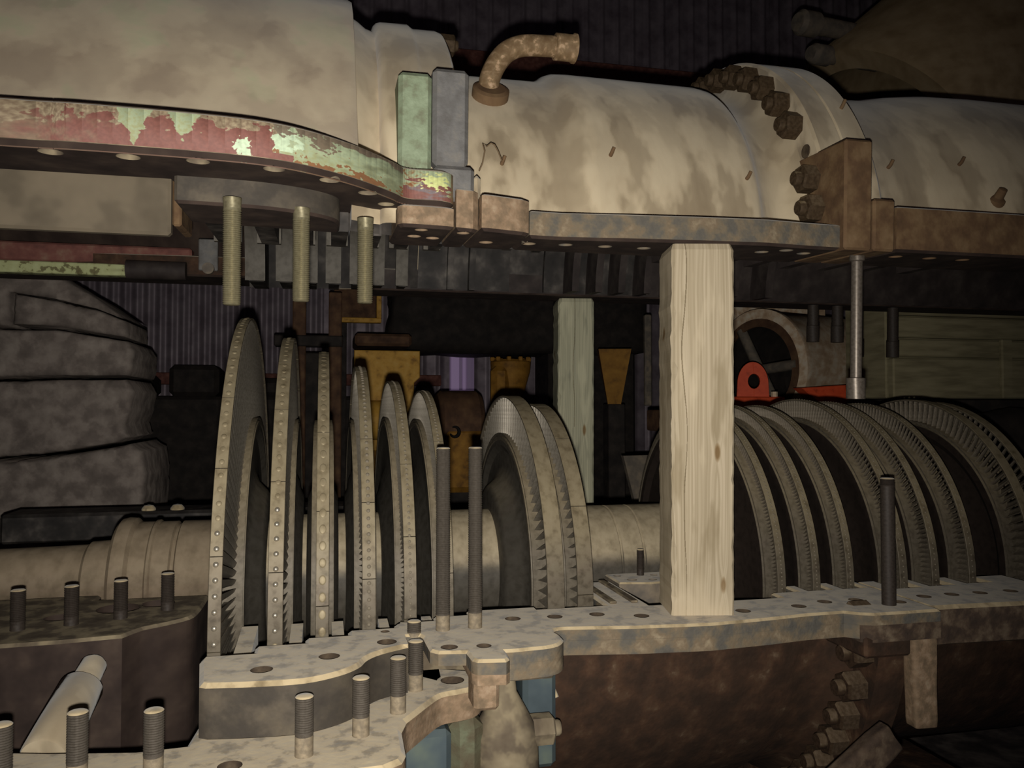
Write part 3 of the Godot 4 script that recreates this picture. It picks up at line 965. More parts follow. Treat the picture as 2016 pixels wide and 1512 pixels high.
# ---------------------------------------------------------------- rotor
# a blade of unit height and width, its root on y = 0, its chord along x; turned by twist (degrees) from root to tip
func blade_mesh(a0: float, a1: float, wide: float, m: Material, tip := 0.85) -> Mesh:
	var st := surf()
	var rows := []
	var nsec := 6
	for i in nsec:
		var t := float(i) / (nsec - 1)
		var a := deg_to_rad(lerpf(a0, a1, t))
		var c := lerpf(1.0, tip, t)
		var row := []
		for side in 2:
			for k in 5:
				var u := (k / 4.0 - 0.5) if side == 0 else (0.5 - k / 4.0)
				var arch := 0.24 * (1.0 - 4.0 * u * u) * lerpf(1.0, 0.45, t)
				var th := 0.075 * (1.0 - 4.0 * u * u) * (1.0 if side == 0 else -1.0) + 0.008 * (1.0 if side == 0 else -1.0)
				var p := Vector2(u * c, (arch + th) * c)
				p = p.rotated(a)
				row.append(Vector3(p.x * wide, t, p.y * wide))
		rows.append(row)
	var g0 := next_group()
	var g1 := next_group()
	for i in nsec - 1:
		for k in 10:
			var k2 := (k + 1) % 10
			var A: Vector3 = rows[i][k]
			var B: Vector3 = rows[i][k2]
			var C: Vector3 = rows[i + 1][k2]
			var D: Vector3 = rows[i + 1][k]
			var mid := Vector3.ZERO
			for q: Vector3 in rows[i]:
				mid += q * 0.1
			var away := (A + B) * 0.5 - mid
			var side := (B - A).cross(Vector3.UP)
			if k < 4 or k == 9:
				if side.dot(away) < 0.0:
					side = -side
				quad_n(st, A, B, C, D, side, g0)
			else:
				# the hollow face looks away from the back of the blade
				var back: Vector3 = (rows[i][0] as Vector3).lerp(rows[i][4], 0.5)
				if side.dot(Vector3((A.x + B.x) * 0.5 - rows[i][2].x, 0, (A.z + B.z) * 0.5 - rows[i][2].z)) < 0.0:
					side = -side
				quad_n(st, A, B, C, D, side, g1)
	return finish([[st, m]])


func blade_at(x: float, r0: float, r1: float, width: float, ang: float) -> Transform3D:
	# the blade's y axis becomes the radial direction at that angle
	var b := Basis(Vector3.RIGHT, PI * 0.5 - deg_to_rad(ang))
	b = b * Basis.from_scale(Vector3(width, r1 - r0, width))
	return Transform3D(b, Vector3(x, r0 * sin(deg_to_rad(ang)), r0 * cos(deg_to_rad(ang))))


func tenon_mesh(r: float, high: float, long: float, m: Material) -> Mesh:
	var st := surf()
	lathe(st, [Vector2(-0.001, r), Vector2(high * 0.35, r * 0.93), Vector2(high * 0.75, r * 0.62), Vector2(high, 0.0)], 0, 360, 12, Transform3D(Basis(Vector3(0, 1, 0), Vector3(-1, 0, 0), Vector3(0, 0, long)), Vector3.ZERO), 80.0)
	return finish([[st, m]])


func make_rotor() -> void:
	rotor = thing("turbine_rotor", "long steam turbine rotor with bladed wheels of falling size lying in the open lower casing", "turbine rotor")
	var st := surf()
	lathe(st, [Vector2(-1.3, 0.0), Vector2(-1.3, 0.085), Vector2(-0.62, 0.0965), Vector2(-0.560, 0.098), Vector2(-0.553, 0.105), Vector2(-0.492, 0.108), Vector2(-0.490, 0.150), Vector2(-0.482, 0.159), Vector2(-0.468, 0.162), Vector2(-0.452, 0.160), Vector2(-0.444, 0.150),
		Vector2(-0.408, 0.1495), Vector2(-0.404, 0.154), Vector2(-0.398, 0.154), Vector2(-0.394, 0.1495), Vector2(-0.356, 0.1495), Vector2(-0.352, 0.143), Vector2(-0.345, 0.143), Vector2(-0.341, 0.150), Vector2(-0.262, 0.150), Vector2(-0.25, 0.156), Vector2(-0.243, 0.19), Vector2(-0.232, 0.205), Vector2(-0.205, 0.21)], 0, 360, 72)
	obj("shaft_end", [[st, M.journal]], rotor)
	st = surf()
	lathe(st, [Vector2(-0.205, 0.157), Vector2(0.33, 0.1575), Vector2(0.772, 0.159), Vector2(0.774, 0.1565), Vector2(0.778, 0.1565), Vector2(0.780, 0.159), Vector2(0.836, 0.159), Vector2(0.838, 0.1565), Vector2(0.842, 0.1565), Vector2(0.844, 0.159), Vector2(2.2, 0.158), Vector2(2.2, 0.0)], 0, 360, 72)
	obj("shaft", [[st, M.shaft]], rotor)
	# x of the rim's left and right edge, radius, root radius, root width, hub width, blades, segments of the shroud, first joint, tenon kind, dark?
	var W := [
		[-0.198, -0.175, 0.664, 0.411, 0.050, 0.11, 150, 25, 0.1, 1, false],
		[-0.099, -0.071, 0.6165, 0.406, 0.046, 0.075, 138, 22, -4.6, 1, false],
		[-0.012, 0.013, 0.582, 0.404, 0.044, 0.075, 112, 20, 5.2, 2, false],
		[0.078, 0.105, 0.545, 0.405, 0.044, 0.07, 211, 22, 9.7, 3, false],
		[0.165, 0.191, 0.507, 0.410, 0.042, 0.07, 253, 19, 0.0, 4, false],
		[0.249, 0.272, 0.482, 0.405, 0.042, 0.07, 253, 19, 10.0, 4, false],
		[0.482, 0.521, 0.4695, 0.366, 0.050, 0.12, 100, 1, 0.0, 0, false],
		[0.558, 0.595, 0.447, 0.372, 0.044, 0.06, 100, 14, 2.0, 0, false],
		[1.058, 1.079, 0.445, 0.414, 0.052, 0.09, 300, 1, 0.0, 5, true],
		[1.152, 1.172, 0.445, 0.414, 0.046, 0.08, 300, 1, 0.0, 5, true],
		[1.246, 1.266, 0.443, 0.414, 0.044, 0.08, 300, 1, 0.0, 5, true],
		[1.380, 1.402, 0.462, 0.408, 0.046, 0.08, 220, 1, 0.0, 5, true],
		[1.478, 1.499, 0.455, 0.408, 0.046, 0.08, 220, 1, 0.0, 5, true],
		[1.591, 1.612, 0.450, 0.404, 0.046, 0.08, 200, 1, 0.0, 5, true],
		[1.772, 1.802, 0.462, 0.398, 0.05, 0.12, 130, 1, 0.0, 0, true],
		[1.838, 1.868, 0.456, 0.400, 0.046, 0.06, 130, 1, 0.0, 0, true],
	]
	var long_blade := blade_mesh(-22.0, -60.0, 1.0, M.blade, 1.0)
	var short_blade := blade_mesh(-40.0, -42.0, 1.0, M.blade, 1.0)
	var dark_blade := blade_mesh(-38.0, -40.0, 1.0, M.blade_dark, 1.0)
	var tenons := [null, tenon_mesh(0.0055, 0.0042, 1.0, M.tenon), tenon_mesh(0.0075, 0.0011, 1.35, M.shroud), tenon_mesh(0.0042, 0.0026, 1.0, M.tenon_dull), tenon_mesh(0.0032, 0.0016, 1.0, M.tenon_dull), tenon_mesh(0.0022, 0.0014, 1.0, M.tenon_dull)]
	var more_long := []
	var more_short := []
	var more_dark := []
	var dull := [null, tenon_mesh(0.0055, 0.0016, 1.0, M.shroud), tenons[2], tenons[3], tenons[4]]
	var more_tenons := [[], [], [], [], [], []]
	for i in W.size():
		var w: Array = W[i]
		var x0: float = w[0]
		var x1: float = w[1]
		var R: float = w[2]
		var rr: float = w[3]
		var xc := (x0 + x1) * 0.5
		var rw: float = w[4] * 0.5
		var hw: float = w[5] * 0.5
		var dark: bool = w[10]
		var web := 0.013
		st = surf()
		var prof := [Vector2(xc - hw, 0.150), Vector2(xc - hw, 0.205), Vector2(xc - hw + 0.008, 0.222), Vector2(xc - web - 0.012, 0.245), Vector2(xc - web, 0.275), Vector2(xc - web, rr - 0.050), Vector2(xc - rw, rr - 0.032), Vector2(xc - rw, rr - (0.012 if dark else 0.020))]
		var right := []
		for k in range(prof.size() - 1, -1, -1):
			right.append(Vector2(2.0 * xc - prof[k].x, prof[k].y))
		lathe(st, prof + right, 0, 360, 96, Transform3D(), 30.0)
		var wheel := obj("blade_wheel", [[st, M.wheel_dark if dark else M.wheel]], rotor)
		# the rim that holds the blade roots: two lips with a groove between them
		st = surf()
		var lip := 0.012 if dark else 0.020
		prof = [Vector2(xc - rw, rr - lip), Vector2(xc - rw - 0.002, rr - lip + 0.002), Vector2(xc - rw - 0.002, rr - 0.009), Vector2(xc - rw + 0.004, rr - 0.008), Vector2(xc - rw + 0.004, rr - 0.005), Vector2(xc - rw, rr - 0.004), Vector2(xc - rw, rr)]
		right = []
		for k in range(prof.size() - 1, -1, -1):
			right.append(Vector2(2.0 * xc - prof[k].x, prof[k].y))
		lathe(st, prof + right, 0, 360, 120, Transform3D(), 25.0)
		obj("root_ring", [[st, M.root_ring]], wheel)
		# shroud band, in segments where the photograph shows their joints
		var segs: int = w[7]
		var arc := 360.0 / segs
		var steps := maxi(8, int(180.0 / segs))
		var band := ring(x0, x1, R - 0.005, R)
		band = [Vector2(x0, R - 0.005), Vector2(x0, R - 0.0008), Vector2(x0 + 0.0008, R), Vector2(x1 - 0.0008, R), Vector2(x1, R - 0.0008), Vector2(x1, R - 0.005), Vector2(x0, R - 0.005)]
		if segs == 1:
			st = surf()
			lathe(st, band, 0, 360, 180)
			obj("shroud_band", [[st, M.shroud]], wheel)
		else:
			st = surf()
			var gap := rad_to_deg(0.0016 / R)
			for k in segs:
				var a: float = w[8] + arc * k
				var seg := surf()
				lathe(seg, band, a + gap * 0.5, a + arc - gap * 0.5, steps, Transform3D(), 35.0, true)
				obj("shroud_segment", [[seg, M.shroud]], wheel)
		# blades
		var nb: int = w[6]
		var bw := (x1 - x0) * (1.12 if i < 6 else 1.0 if i < 14 else 1.25)
		for k in nb:
			var a := 360.0 * k / nb + 0.4
			var long := R - rr > 0.12
			var m := dark_blade if dark else long_blade if long else short_blade
			var xf := blade_at(xc, rr - 0.001, R - 0.004, bw, a)
			var own: bool = (i == 0 and a < 48.0) or (i == 1 and a < 40.0) or (i == 6 and a < 180.0) or (i == 7 and a < 85.0)
			if own:
				put("blade", m, wheel, xf)
			elif dark:
				more_dark.append(xf)
			elif long:
				more_long.append(xf)
			else:
				more_short.append(xf)
		# riveted tenons, halfway between the joints
		var kind: int = w[9]
		if kind:
			for k in nb:
				var a: float = w[8] + 360.0 * (k + 0.5) / nb
				var ang := fposmod(a + 180.0, 360.0) - 180.0
				if ang < -6.0 or ang > 150.0:
					continue
				var xf := Transform3D(Basis(Vector3.RIGHT, PI * 0.5 - deg_to_rad(ang)), Vector3(xc, R * sin(deg_to_rad(ang)), R * cos(deg_to_rad(ang))))
				if kind <= 4 and ang > 0.0 and ang < [0, 52, 45, 44, 44][kind]:
					put("tenon", tenons[kind] if ang < 21.0 + 3.0 * sin(k * 2.1) else dull[kind], wheel, xf)
				else:
					more_tenons[kind].append(xf)
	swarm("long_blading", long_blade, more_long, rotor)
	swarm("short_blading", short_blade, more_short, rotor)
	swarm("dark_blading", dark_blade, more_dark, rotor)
	for k in range(1, 6):
		if more_tenons[k].size():
			swarm("tenon_row", dull[1] if k == 1 else tenons[k], more_tenons[k], rotor)


# ---------------------------------------------------------------- the raised upper half of the casing (built round its own axis, then lifted and tilted)
func hood_section(x: float) -> Array:
	# half section (y, z) of the exhaust hood, flaring to its flange
	var k := 1.0 + maxf(0.0, 0.05 - x) * 0.10
	var out := []
	for p: Array in [[6.0, 0.800], [9.5, 0.765], [14.0, 0.728], [20.0, 0.700], [28.0, 0.674], [38.0, 0.660], [50.0, 0.657], [62.0, 0.656], [76.0, 0.655], [90.0, 0.655]]:
		var a := deg_to_rad(p[0])
		out.append(Vector2(p[1] * k * sin(a), p[1] * k * cos(a)))
	var n := out.size()
	for i in range(n - 2, -1, -1):
		out.append(Vector2(out[i].x, -out[i].y))
	return out


func make_upper_casing() -> void:
	upper = thing("turbine_upper_casing", "huge dust-coated upper half of a steam turbine casing propped on wooden posts above the rotor", "turbine casing", Vector3(0, LIFT, 0))
	upper.rotation.x = TILT
	# exhaust hood
	var st := surf()
	var lin := surf()
	var g := next_group()
	var xs := [-1.6, -1.2, -0.8, -0.5, -0.3, -0.15, -0.05, 0.02, 0.045, 0.0565]
	for i in xs.size() - 1:
		var A := hood_section(xs[i])
		var B := hood_section(xs[i + 1])
		if i == xs.size() - 2:
			for k in B.size():
				B[k] *= 0.992
		for k in A.size() - 1:
			var nv := Vector3(0, A[k].x, A[k].y)
			quad_n(st, Vector3(xs[i], A[k].x, A[k].y), Vector3(xs[i + 1], B[k].x, B[k].y), Vector3(xs[i + 1], B[k + 1].x, B[k + 1].y), Vector3(xs[i], A[k + 1].x, A[k + 1].y), nv, g)
			quad_n(lin, Vector3(xs[i], A[k].x, A[k].y) * Vector3(1, 0.96, 0.96), Vector3(xs[i + 1], B[k].x, B[k].y) * Vector3(1, 0.96, 0.96), Vector3(xs[i + 1], B[k + 1].x, B[k + 1].y) * Vector3(1, 0.96, 0.96), Vector3(xs[i], A[k + 1].x, A[k + 1].y) * Vector3(1, 0.96, 0.96), -nv, g + 100000)
	var E := hood_section(0.0565)
	for k in E.size() - 1:
		var p: Vector2 = E[k] * 0.992
		var q: Vector2 = E[k + 1] * 0.992
		quad_n(st, Vector3(0.0565, p.x, p.y), Vector3(0.0565, q.x, q.y), Vector3(0.0565, q.x * 0.7, q.y * 0.7), Vector3(0.0565, p.x * 0.7, p.y * 0.7), Vector3.RIGHT)
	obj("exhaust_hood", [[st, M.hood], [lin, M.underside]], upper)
	# rim of the hood: plate with bolt holes underneath and a painted edge
	var rim := [Vector2(-1.6, 0.905), Vector2(-0.9, 0.908), Vector2(-0.455, 0.908), Vector2(-0.367, 0.912), Vector2(-0.284, 0.911), Vector2(-0.196, 0.907), Vector2(-0.104, 0.896), Vector2(-0.032, 0.866), Vector2(0.042, 0.806), Vector2(0.089, 0.752), Vector2(0.128, 0.700), Vector2(0.142, 0.676), Vector2(0.160, 0.664), Vector2(0.185, 0.664), Vector2(0.218, 0.662), Vector2(0.238, 0.648), Vector2(0.246, 0.622), Vector2(0.240, 0.585), Vector2(0.22, 0.565)]
	var rim_px := [-1700, -640, 0, 126, 252, 378, 504, 610, 690, 740, 785, 797, 815, 835, 862, 880, 889, 895, 900]
	var paint := surf()
	var fine_rim := []
	var fine_u := []
	for i in rim.size() - 1:
		var p0: Vector2 = rim[maxi(i - 1, 0)]
		var p3: Vector2 = rim[mini(i + 2, rim.size() - 1)]
		for k in 4:
			fine_rim.append((rim[i] as Vector2).cubic_interpolate(rim[i + 1], p0, p3, k / 4.0))
			fine_u.append((lerpf(rim_px[i], rim_px[i + 1], k / 4.0) + 200.0) / 1100.0)
	fine_rim.append(rim[rim.size() - 1])
	fine_u.append(1.0)
	var t := surf(); var s := surf(); var b := surf()
	var outline: Array = fine_rim + [Vector2(0.15, 0.52), Vector2(-0.24, 0.52), Vector2(-0.26, 0.74), Vector2(-1.6, 0.74)]
	plate(t, b, s, outline, 0.045, 0.113, [Vector3(-0.398, 0.877, 0.0175), Vector3(-0.291, 0.877, 0.0175), Vector3(-0.191, 0.878, 0.0175), Vector3(-0.079, 0.860, 0.0175), Vector3(0.008, 0.808, 0.0175), Vector3(0.075, 0.730, 0.0175), Vector3(0.114, 0.644, 0.016), Vector3(0.193, 0.622, 0.027)], false, 0.008, 0.02, 0.03)
	g = next_group()
	for i in fine_rim.size() - 1:      # the coat of paint stands a millimetre proud of the plate and is rounded at its edges
		var p: Vector2 = fine_rim[i]
		var q: Vector2 = fine_rim[i + 1]
		var d := (q - p).normalized()
		var o := Vector2(-d.y, d.x) * 0.0012
		if o.dot(Vector2(0.3, 1.0)) < 0.0 and i < fine_rim.size() - 12:
			o = -o
		if i >= fine_rim.size() - 12:
			o = Vector2(-d.y, d.x) * 0.0012
			if o.x < 0.0:
				o = -o
		var row := [[0.1145, -0.010, 0.0], [0.108, 0.001, 0.06], [0.055, 0.001, 0.86], [0.0435, -0.010, 1.0]]
		for k in 3:
			var oo := o.normalized()
			var P := func(v: Vector2, h: Array) -> Vector3: return Vector3(v.x + oo.x * h[1], h[0], v.y + oo.y * h[1])
			quad_uv(paint, [P.call(p, row[k]), P.call(q, row[k]), P.call(q, row[k + 1]), P.call(p, row[k + 1])],
				[Vector2(fine_u[i], row[k][2]), Vector2(fine_u[i + 1], row[k][2]), Vector2(fine_u[i + 1], row[k + 1][2]), Vector2(fine_u[i], row[k + 1][2])], Vector3(oo.x, [0.8, 0.0, -0.8][k], oo.y), g)
	var flange := obj("outer_flange", [[t, M.dust], [b, M.underside], [s, M.bore_dusty]], upper)
	var coat := obj("painted_rim", [[paint, M.rim_paint]], flange)
	coat.set_meta("label", "red primer and flaking pale green paint on the rim")
	# rear part of that flange
	t = surf(); s = surf(); b = surf()
	plate(t, b, s, [Vector2(-1.6, -0.905), Vector2(-0.1, -0.90), Vector2(0.14, -0.68), Vector2(0.14, -0.60), Vector2(-1.6, -0.72)], 0.045, 0.113, [], false, 0.006, 0.05)
	obj("rear_flange", [[t, M.dust], [b, M.underside], [s, M.rust]], upper)
	st = surf()
	box(st, Vector3(-1.4, 0.078, -0.72), Vector3(-0.43, 0.14, -0.66), 0.006)
	obj("rear_wall", [[st, M.primer]], upper)
	st = surf()
	rough_box(st, Vector3(-1.4, 0.038, -0.70), Vector3(-0.63, 0.077, -0.64), 0.006, 17, 12, 0.006)
	obj("rear_rail", [[st, M.old_paint]], upper)
	st = surf()
	lathe(st, [Vector2(-0.62, 0.0), Vector2(-0.62, 0.030), Vector2(-0.44, 0.030), Vector2(-0.44, 0.0)], 0, 360, 20, Transform3D(Basis(), Vector3(0, 0.058, -0.62)))
	obj("rear_roller", [[st, M.bore_dark]], upper)
	# crescent of the joint face and the box-shaped inner end to its left
	t = surf(); s = surf(); b = surf()
	outline = [Vector2(-0.243, 0.60), Vector2(-0.243, 0.772)] + curve([Vector2(-0.238, 0.776), Vector2(-0.12, 0.768), Vector2(-0.05, 0.745), Vector2(0.0, 0.710), Vector2(0.024, 0.670), Vector2(0.028, 0.62)]) + [Vector2(0.028, 0.56)]
	plate(t, b, s, outline, 0.0, 0.05, [], false, 0.005, 0.02)
	obj("joint_plate", [[t, M.block_grey], [b, M.underside], [s, M.block_grey]], upper)
	st = surf()
	box(st, Vector3(-1.3, 0.0, 0.415), Vector3(-0.305, 0.30, 0.445), 0.006)
	obj("inner_end", [[st, M.inner_grey]], upper)
	st = surf()
	box(st, Vector3(-0.303, 0.02, 0.30), Vector3(-0.285, 0.30, 0.44), 0.004)
	obj("end_plate", [[st, M.brown]], upper)
	# light gauge strip and a pin hanging by the inner end
	st = surf()
	box(st, Vector3(-0.388, 0.05, -0.53), Vector3(-0.33, 0.15, -0.515), 0.003)
	var strip := obj("gauge_strip", [[st, M.pad_grey]], upper)
	st = surf()
	lathe(st, [Vector2(-0.002, 0.0), Vector2(-0.002, 0.018), Vector2(0.02, 0.018), Vector2(0.02, 0)], 0, 360, 16, Transform3D(Basis(Vector3.UP, -PI * 0.5), Vector3(-0.357, 0.055, -0.516)))
	obj("pin", [[st, M.smooth_grey]], strip)
	# neck and the two bolted rings beside the hood
	st = surf()
	lathe(st, [Vector2(0.05, 0.45), Vector2(0.05, 0.622), Vector2(0.072, 0.610), Vector2(0.090, 0.597), Vector2(0.106, 0.592), Vector2(0.110, 0.604), Vector2(0.116, 0.611), Vector2(0.124, 0.614), Vector2(0.186, 0.616), Vector2(0.194, 0.611), Vector2(0.200, 0.6075), Vector2(0.252, 0.608), Vector2(0.266, 0.604), Vector2(0.273, 0.594), Vector2(0.275, 0.45)], 1.5, 178.5, 72)
	obj("neck_ring", [[st, M.casing]], upper)
	for a: float in [66.0, 74.0, 96.0]:
		nut(upper, Vector3(0.275, 0.578 * sin(deg_to_rad(a)), 0.578 * cos(deg_to_rad(a))), a, 0.044, 0.032, 0.008, M.nut, Basis(Vector3.UP, PI))
	# pads at the front of the rings
	for k: Array in [["green_pad", Vector3(0.138, 0.105, 0.45), Vector3(0.203, 0.311, 0.622), M.pad_green], ["grey_pad", Vector3(0.204, 0.13, 0.45), Vector3(0.275, 0.321, 0.630), M.pad_grey],
			["pad_foot", Vector3(0.205, 0.06, 0.45), Vector3(0.286, 0.129, 0.640), M.pad_grey], ["pad_foot", Vector3(0.287, 0.055, 0.45), Vector3(0.302, 0.118, 0.622), M.casing], ["pad_foot", Vector3(0.13, 0.055, 0.45), Vector3(0.204, 0.104, 0.618), M.casing]]:
		st = surf()
		box(st, k[1], k[2], 0.008)
		obj(k[0], [[st, k[3]]], upper)
	# high pressure barrel
	st = surf()
	lathe(st, [Vector2(0.276, 0.46), Vector2(0.276, 0.512), Vector2(0.520, 0.513), Vector2(0.535, 0.516), Vector2(0.552, 0.528), Vector2(0.566, 0.5345), Vector2(0.60, 0.537), Vector2(0.94, 0.536), Vector2(0.966, 0.534), Vector2(0.978, 0.528), Vector2(0.985, 0.518), Vector2(1.01, 0.500), Vector2(1.045, 0.495), Vector2(1.07, 0.503), Vector2(1.087, 0.520), Vector2(1.096, 0.545), Vector2(1.096, 0.46)], 1.5, 178.5, 84)
	obj("barrel", [[st, M.casing]], upper)
	# vertical flange pair with its ring of nuts
	st = surf()
	lathe(st, [Vector2(1.096, 0.44), Vector2(1.096, 0.604), Vector2(1.102, 0.610), Vector2(1.163, 0.610), Vector2(1.166, 0.606), Vector2(1.166, 0.44)], 1.5, 178.5, 84)
	obj("barrel_flange", [[st, M.casing]], upper)
	st = surf()
	lathe(st, [Vector2(1.168, 0.44), Vector2(1.168, 0.606), Vector2(1.171, 0.610), Vector2(1.232, 0.610), Vector2(1.240, 0.603), Vector2(1.240, 0.44)], 1.5, 178.5, 84)
	obj("barrel_flange", [[st, M.casing]], upper)
	for a: float in [10.8, 18.2, 34.6, 43.6, 53.1, 62.2, 71.0, 80.0, 89.0, 98.0, 107.0, 116.0, 125.0, 134.0]:
		var m: Material = M.nut
		nut(upper, Vector3(1.096, 0.570 * sin(deg_to_rad(a)), 0.570 * cos(deg_to_rad(a))), -a + 10.0, 0.056, 0.038, 0.014, m)
	# the one bare stud hole in the ring, stained with rust
	st = surf()
	var ba := deg_to_rad(26.2)
	lathe(st, [Vector2(-0.0018, 0.0), Vector2(-0.0018, 0.016), Vector2(0.004, 0.017)], 0, 360, 22, Transform3D(Basis(), Vector3(1.0955, 0.570 * sin(ba), 0.570 * cos(ba))))
	obj("bare_hole", [[st, M.hole]], upper)
	# pillar of the flange pair at the joint
	t = surf()
	box(t, Vector3(1.0945, 0.0, 0.46), Vector3(1.163, 0.24, 0.662), 0.005)
	obj("flange_pillar", [[t, M.brown]], upper)
	t = surf()
	box(t, Vector3(1.166, 0.0, 0.46), Vector3(1.221, 0.114, 0.662), 0.005)
	obj("flange_pillar", [[t, M.brown]], upper)
	# joint flange: lobes and straight run, then the thicker run at the right
	for k: Array in [[[Vector2(0.135, 0.45), Vector2(0.135, 0.655), Vector2(0.143, 0.667), Vector2(0.16, 0.668), Vector2(0.228, 0.662), Vector2(0.2425, 0.656), Vector2(0.2425, 0.45)], 0.043, [Vector3(0.182, 0.640, 0.013), Vector3(0.176, 0.567, 0.014), Vector3(0.215, 0.555, 0.014)], M.orange_rust],
			[[Vector2(0.2475, 0.45), Vector2(0.2475, 0.655), Vector2(0.282, 0.648), Vector2(0.294, 0.634), Vector2(0.294, 0.45)], 0.082, [Vector3(0.266, 0.628, 0.013)], M.orange_rust],
			[[Vector2(0.296, 0.45), Vector2(0.296, 0.664), Vector2(0.31, 0.664), Vector2(0.385, 0.641), Vector2(0.399, 0.628), Vector2(0.403, 0.60), Vector2(0.403, 0.45)], 0.072, [Vector3(0.330, 0.535, 0.015)], M.orange_rust],
			[[Vector2(0.405, 0.45), Vector2(0.405, 0.612), Vector2(0.475, 0.609), Vector2(0.60, 0.628), Vector2(0.76, 0.648), Vector2(0.912, 0.660), Vector2(1.013, 0.650), Vector2(1.0935, 0.646), Vector2(1.0935, 0.45)], 0.056, [Vector3(0.421, 0.542, 0.0155), Vector3(0.500, 0.550, 0.0155), Vector3(0.588, 0.552, 0.0155), Vector3(0.676, 0.554, 0.0155), Vector3(0.872, 0.558, 0.0155), Vector3(0.945, 0.578, 0.0155), Vector3(0.985, 0.612, 0.0155), Vector3(1.045, 0.585, 0.0155)], M.flange_side],
			[[Vector2(1.223, 0.45), Vector2(1.223, 0.662), Vector2(3.3, 0.672), Vector2(3.3, 0.45)], 0.100, [Vector3(1.27, 0.60, 0.0155), Vector3(1.36, 0.60, 0.0155), Vector3(1.45, 0.60, 0.0155)], M.brown]]:
		t = surf(); s = surf(); b = surf()
		plate(t, b, s, k[0], 0.0, k[1], k[2], false, 0.006, 0.02, 0.03)
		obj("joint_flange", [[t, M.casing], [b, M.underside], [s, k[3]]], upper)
	t = surf(); s = surf(); b = surf()
	plate(t, b, s, [Vector2(0.14, -0.66), Vector2(3.4, -0.66), Vector2(3.4, -0.45), Vector2(0.14, -0.45)], 0.0, 0.07, [], false, 0.005, 0.05)
	obj("rear_flange", [[t, M.casing], [b, M.underside], [s, M.bore_dark]], upper)
	# barrel beyond the flange pair
	st = surf()
	lathe(st, [Vector2(1.241, 0.44), Vector2(1.241, 0.578), Vector2(1.262, 0.570), Vector2(1.285, 0.548), Vector2(1.30, 0.541), Vector2(1.47, 0.543), Vector2(1.56, 0.558), Vector2(1.66, 0.570), Vector2(1.80, 0.575), Vector2(3.4, 0.575), Vector2(3.4, 0.44)], 1.5, 178.5, 72)
	obj("rear_barrel", [[st, M.casing]], upper)
	# bores and the half diaphragms that show from below
	st = surf()
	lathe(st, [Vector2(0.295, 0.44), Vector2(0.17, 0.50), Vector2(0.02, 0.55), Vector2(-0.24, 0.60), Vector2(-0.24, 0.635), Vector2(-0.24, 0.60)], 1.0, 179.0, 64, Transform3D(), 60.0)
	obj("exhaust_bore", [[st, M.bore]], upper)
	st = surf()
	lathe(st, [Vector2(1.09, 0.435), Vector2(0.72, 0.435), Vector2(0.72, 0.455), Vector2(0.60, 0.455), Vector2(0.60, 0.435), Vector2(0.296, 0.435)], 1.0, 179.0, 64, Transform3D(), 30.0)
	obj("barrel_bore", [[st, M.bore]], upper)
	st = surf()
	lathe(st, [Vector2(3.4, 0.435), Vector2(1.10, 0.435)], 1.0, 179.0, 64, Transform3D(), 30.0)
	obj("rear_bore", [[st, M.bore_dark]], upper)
	for k: Array in [[-0.20, 0.022, 0.36, 0.60, 0], [-0.115, 0.018, 0.36, 0.575, 0], [-0.04, 0.016, 0.37, 0.56, 0], [0.03, 0.016, 0.37, 0.548, 0], [0.10, 0.014, 0.37, 0.52, 0], [0.165, 0.014, 0.37, 0.50, 0], [0.24, 0.012, 0.37, 0.46, 0],
			[0.40, 0.010, 0.415, 0.436, 0], [0.47, 0.010, 0.405, 0.436, 0], [0.80, 0.012, 0.33, 0.436, 1], [0.88, 0.012, 0.33, 0.436, 1], [0.96, 0.012, 0.33, 0.436, 1], [1.05, 0.012, 0.33, 0.436, 1], [1.15, 0.014, 0.33, 0.436, 1], [1.26, 0.014, 0.33, 0.436, 1], [1.37, 0.014, 0.33, 0.436, 1], [1.5, 0.014, 0.33, 0.436, 1]]:
		st = surf()
		var x: float = k[0]
		var h: float = k[1]
		lathe(st, ring(x - h, x + h, k[2], k[3]), 0.6, 179.4, 56, Transform3D(), 35.0, true)
		var dia := obj("diaphragm", [[st, M.bore_dark if k[4] == 1 else M.bore]], upper)
		if k[4] == 0 and x < 0.3:
			st = surf()
			lathe(st, ring(x - h - 0.010, x + h + 0.004, float(k[2]) - 0.012, float(k[2]) + 0.004), 0.8, 179.2, 56, Transform3D(), 35.0, true)
			obj("nozzle_ring", [[st, M.wheel]], dia)
	# studs that hang from the joint
	for p: Array in [[-0.150, 0.788, 0.172], [-0.040, 0.735, 0.158], [0.074, 0.672, 0.152]]:
		stud(upper, Vector3(p[0], 0.004, p[1]), p[2], 0.0300, 0.012, true, M.stud_bare)
	for p: Array in [[1.784, -0.50, 0.137], [1.887, -0.50, 0.137], [1.975, -0.50, 0.190], [2.128, -0.50, 0.190]]:
		st = surf()
		var L: float = p[2]
		lathe(st, [Vector2(-L, 0.0), Vector2(-L, 0.023), Vector2(-L + 0.06, 0.023), Vector2(-L + 0.062, 0.020), Vector2(0.005, 0.020), Vector2(0.005, 0.0)], 0, 360, 20, upright(Vector3(p[0], 0, p[1])))
		obj("dowel", [[st, M.stud_black]], upper)
	st = surf()
	lathe(st, [Vector2(-0.325, 0.0), Vector2(-0.325, 0.021), Vector2(-0.278, 0.021), Vector2(-0.276, 0.0125), Vector2(-0.012, 0.0125), Vector2(-0.010, 0.017), Vector2(0.005, 0.017), Vector2(0.005, 0.0)], 0, 360, 22, upright(Vector3(1.185, 0, 0.58)))
	obj("long_bolt", [[st, M.bolt_bright]], upper)
	# bent pipe on the barrel
	var pts := []
	var rad := []
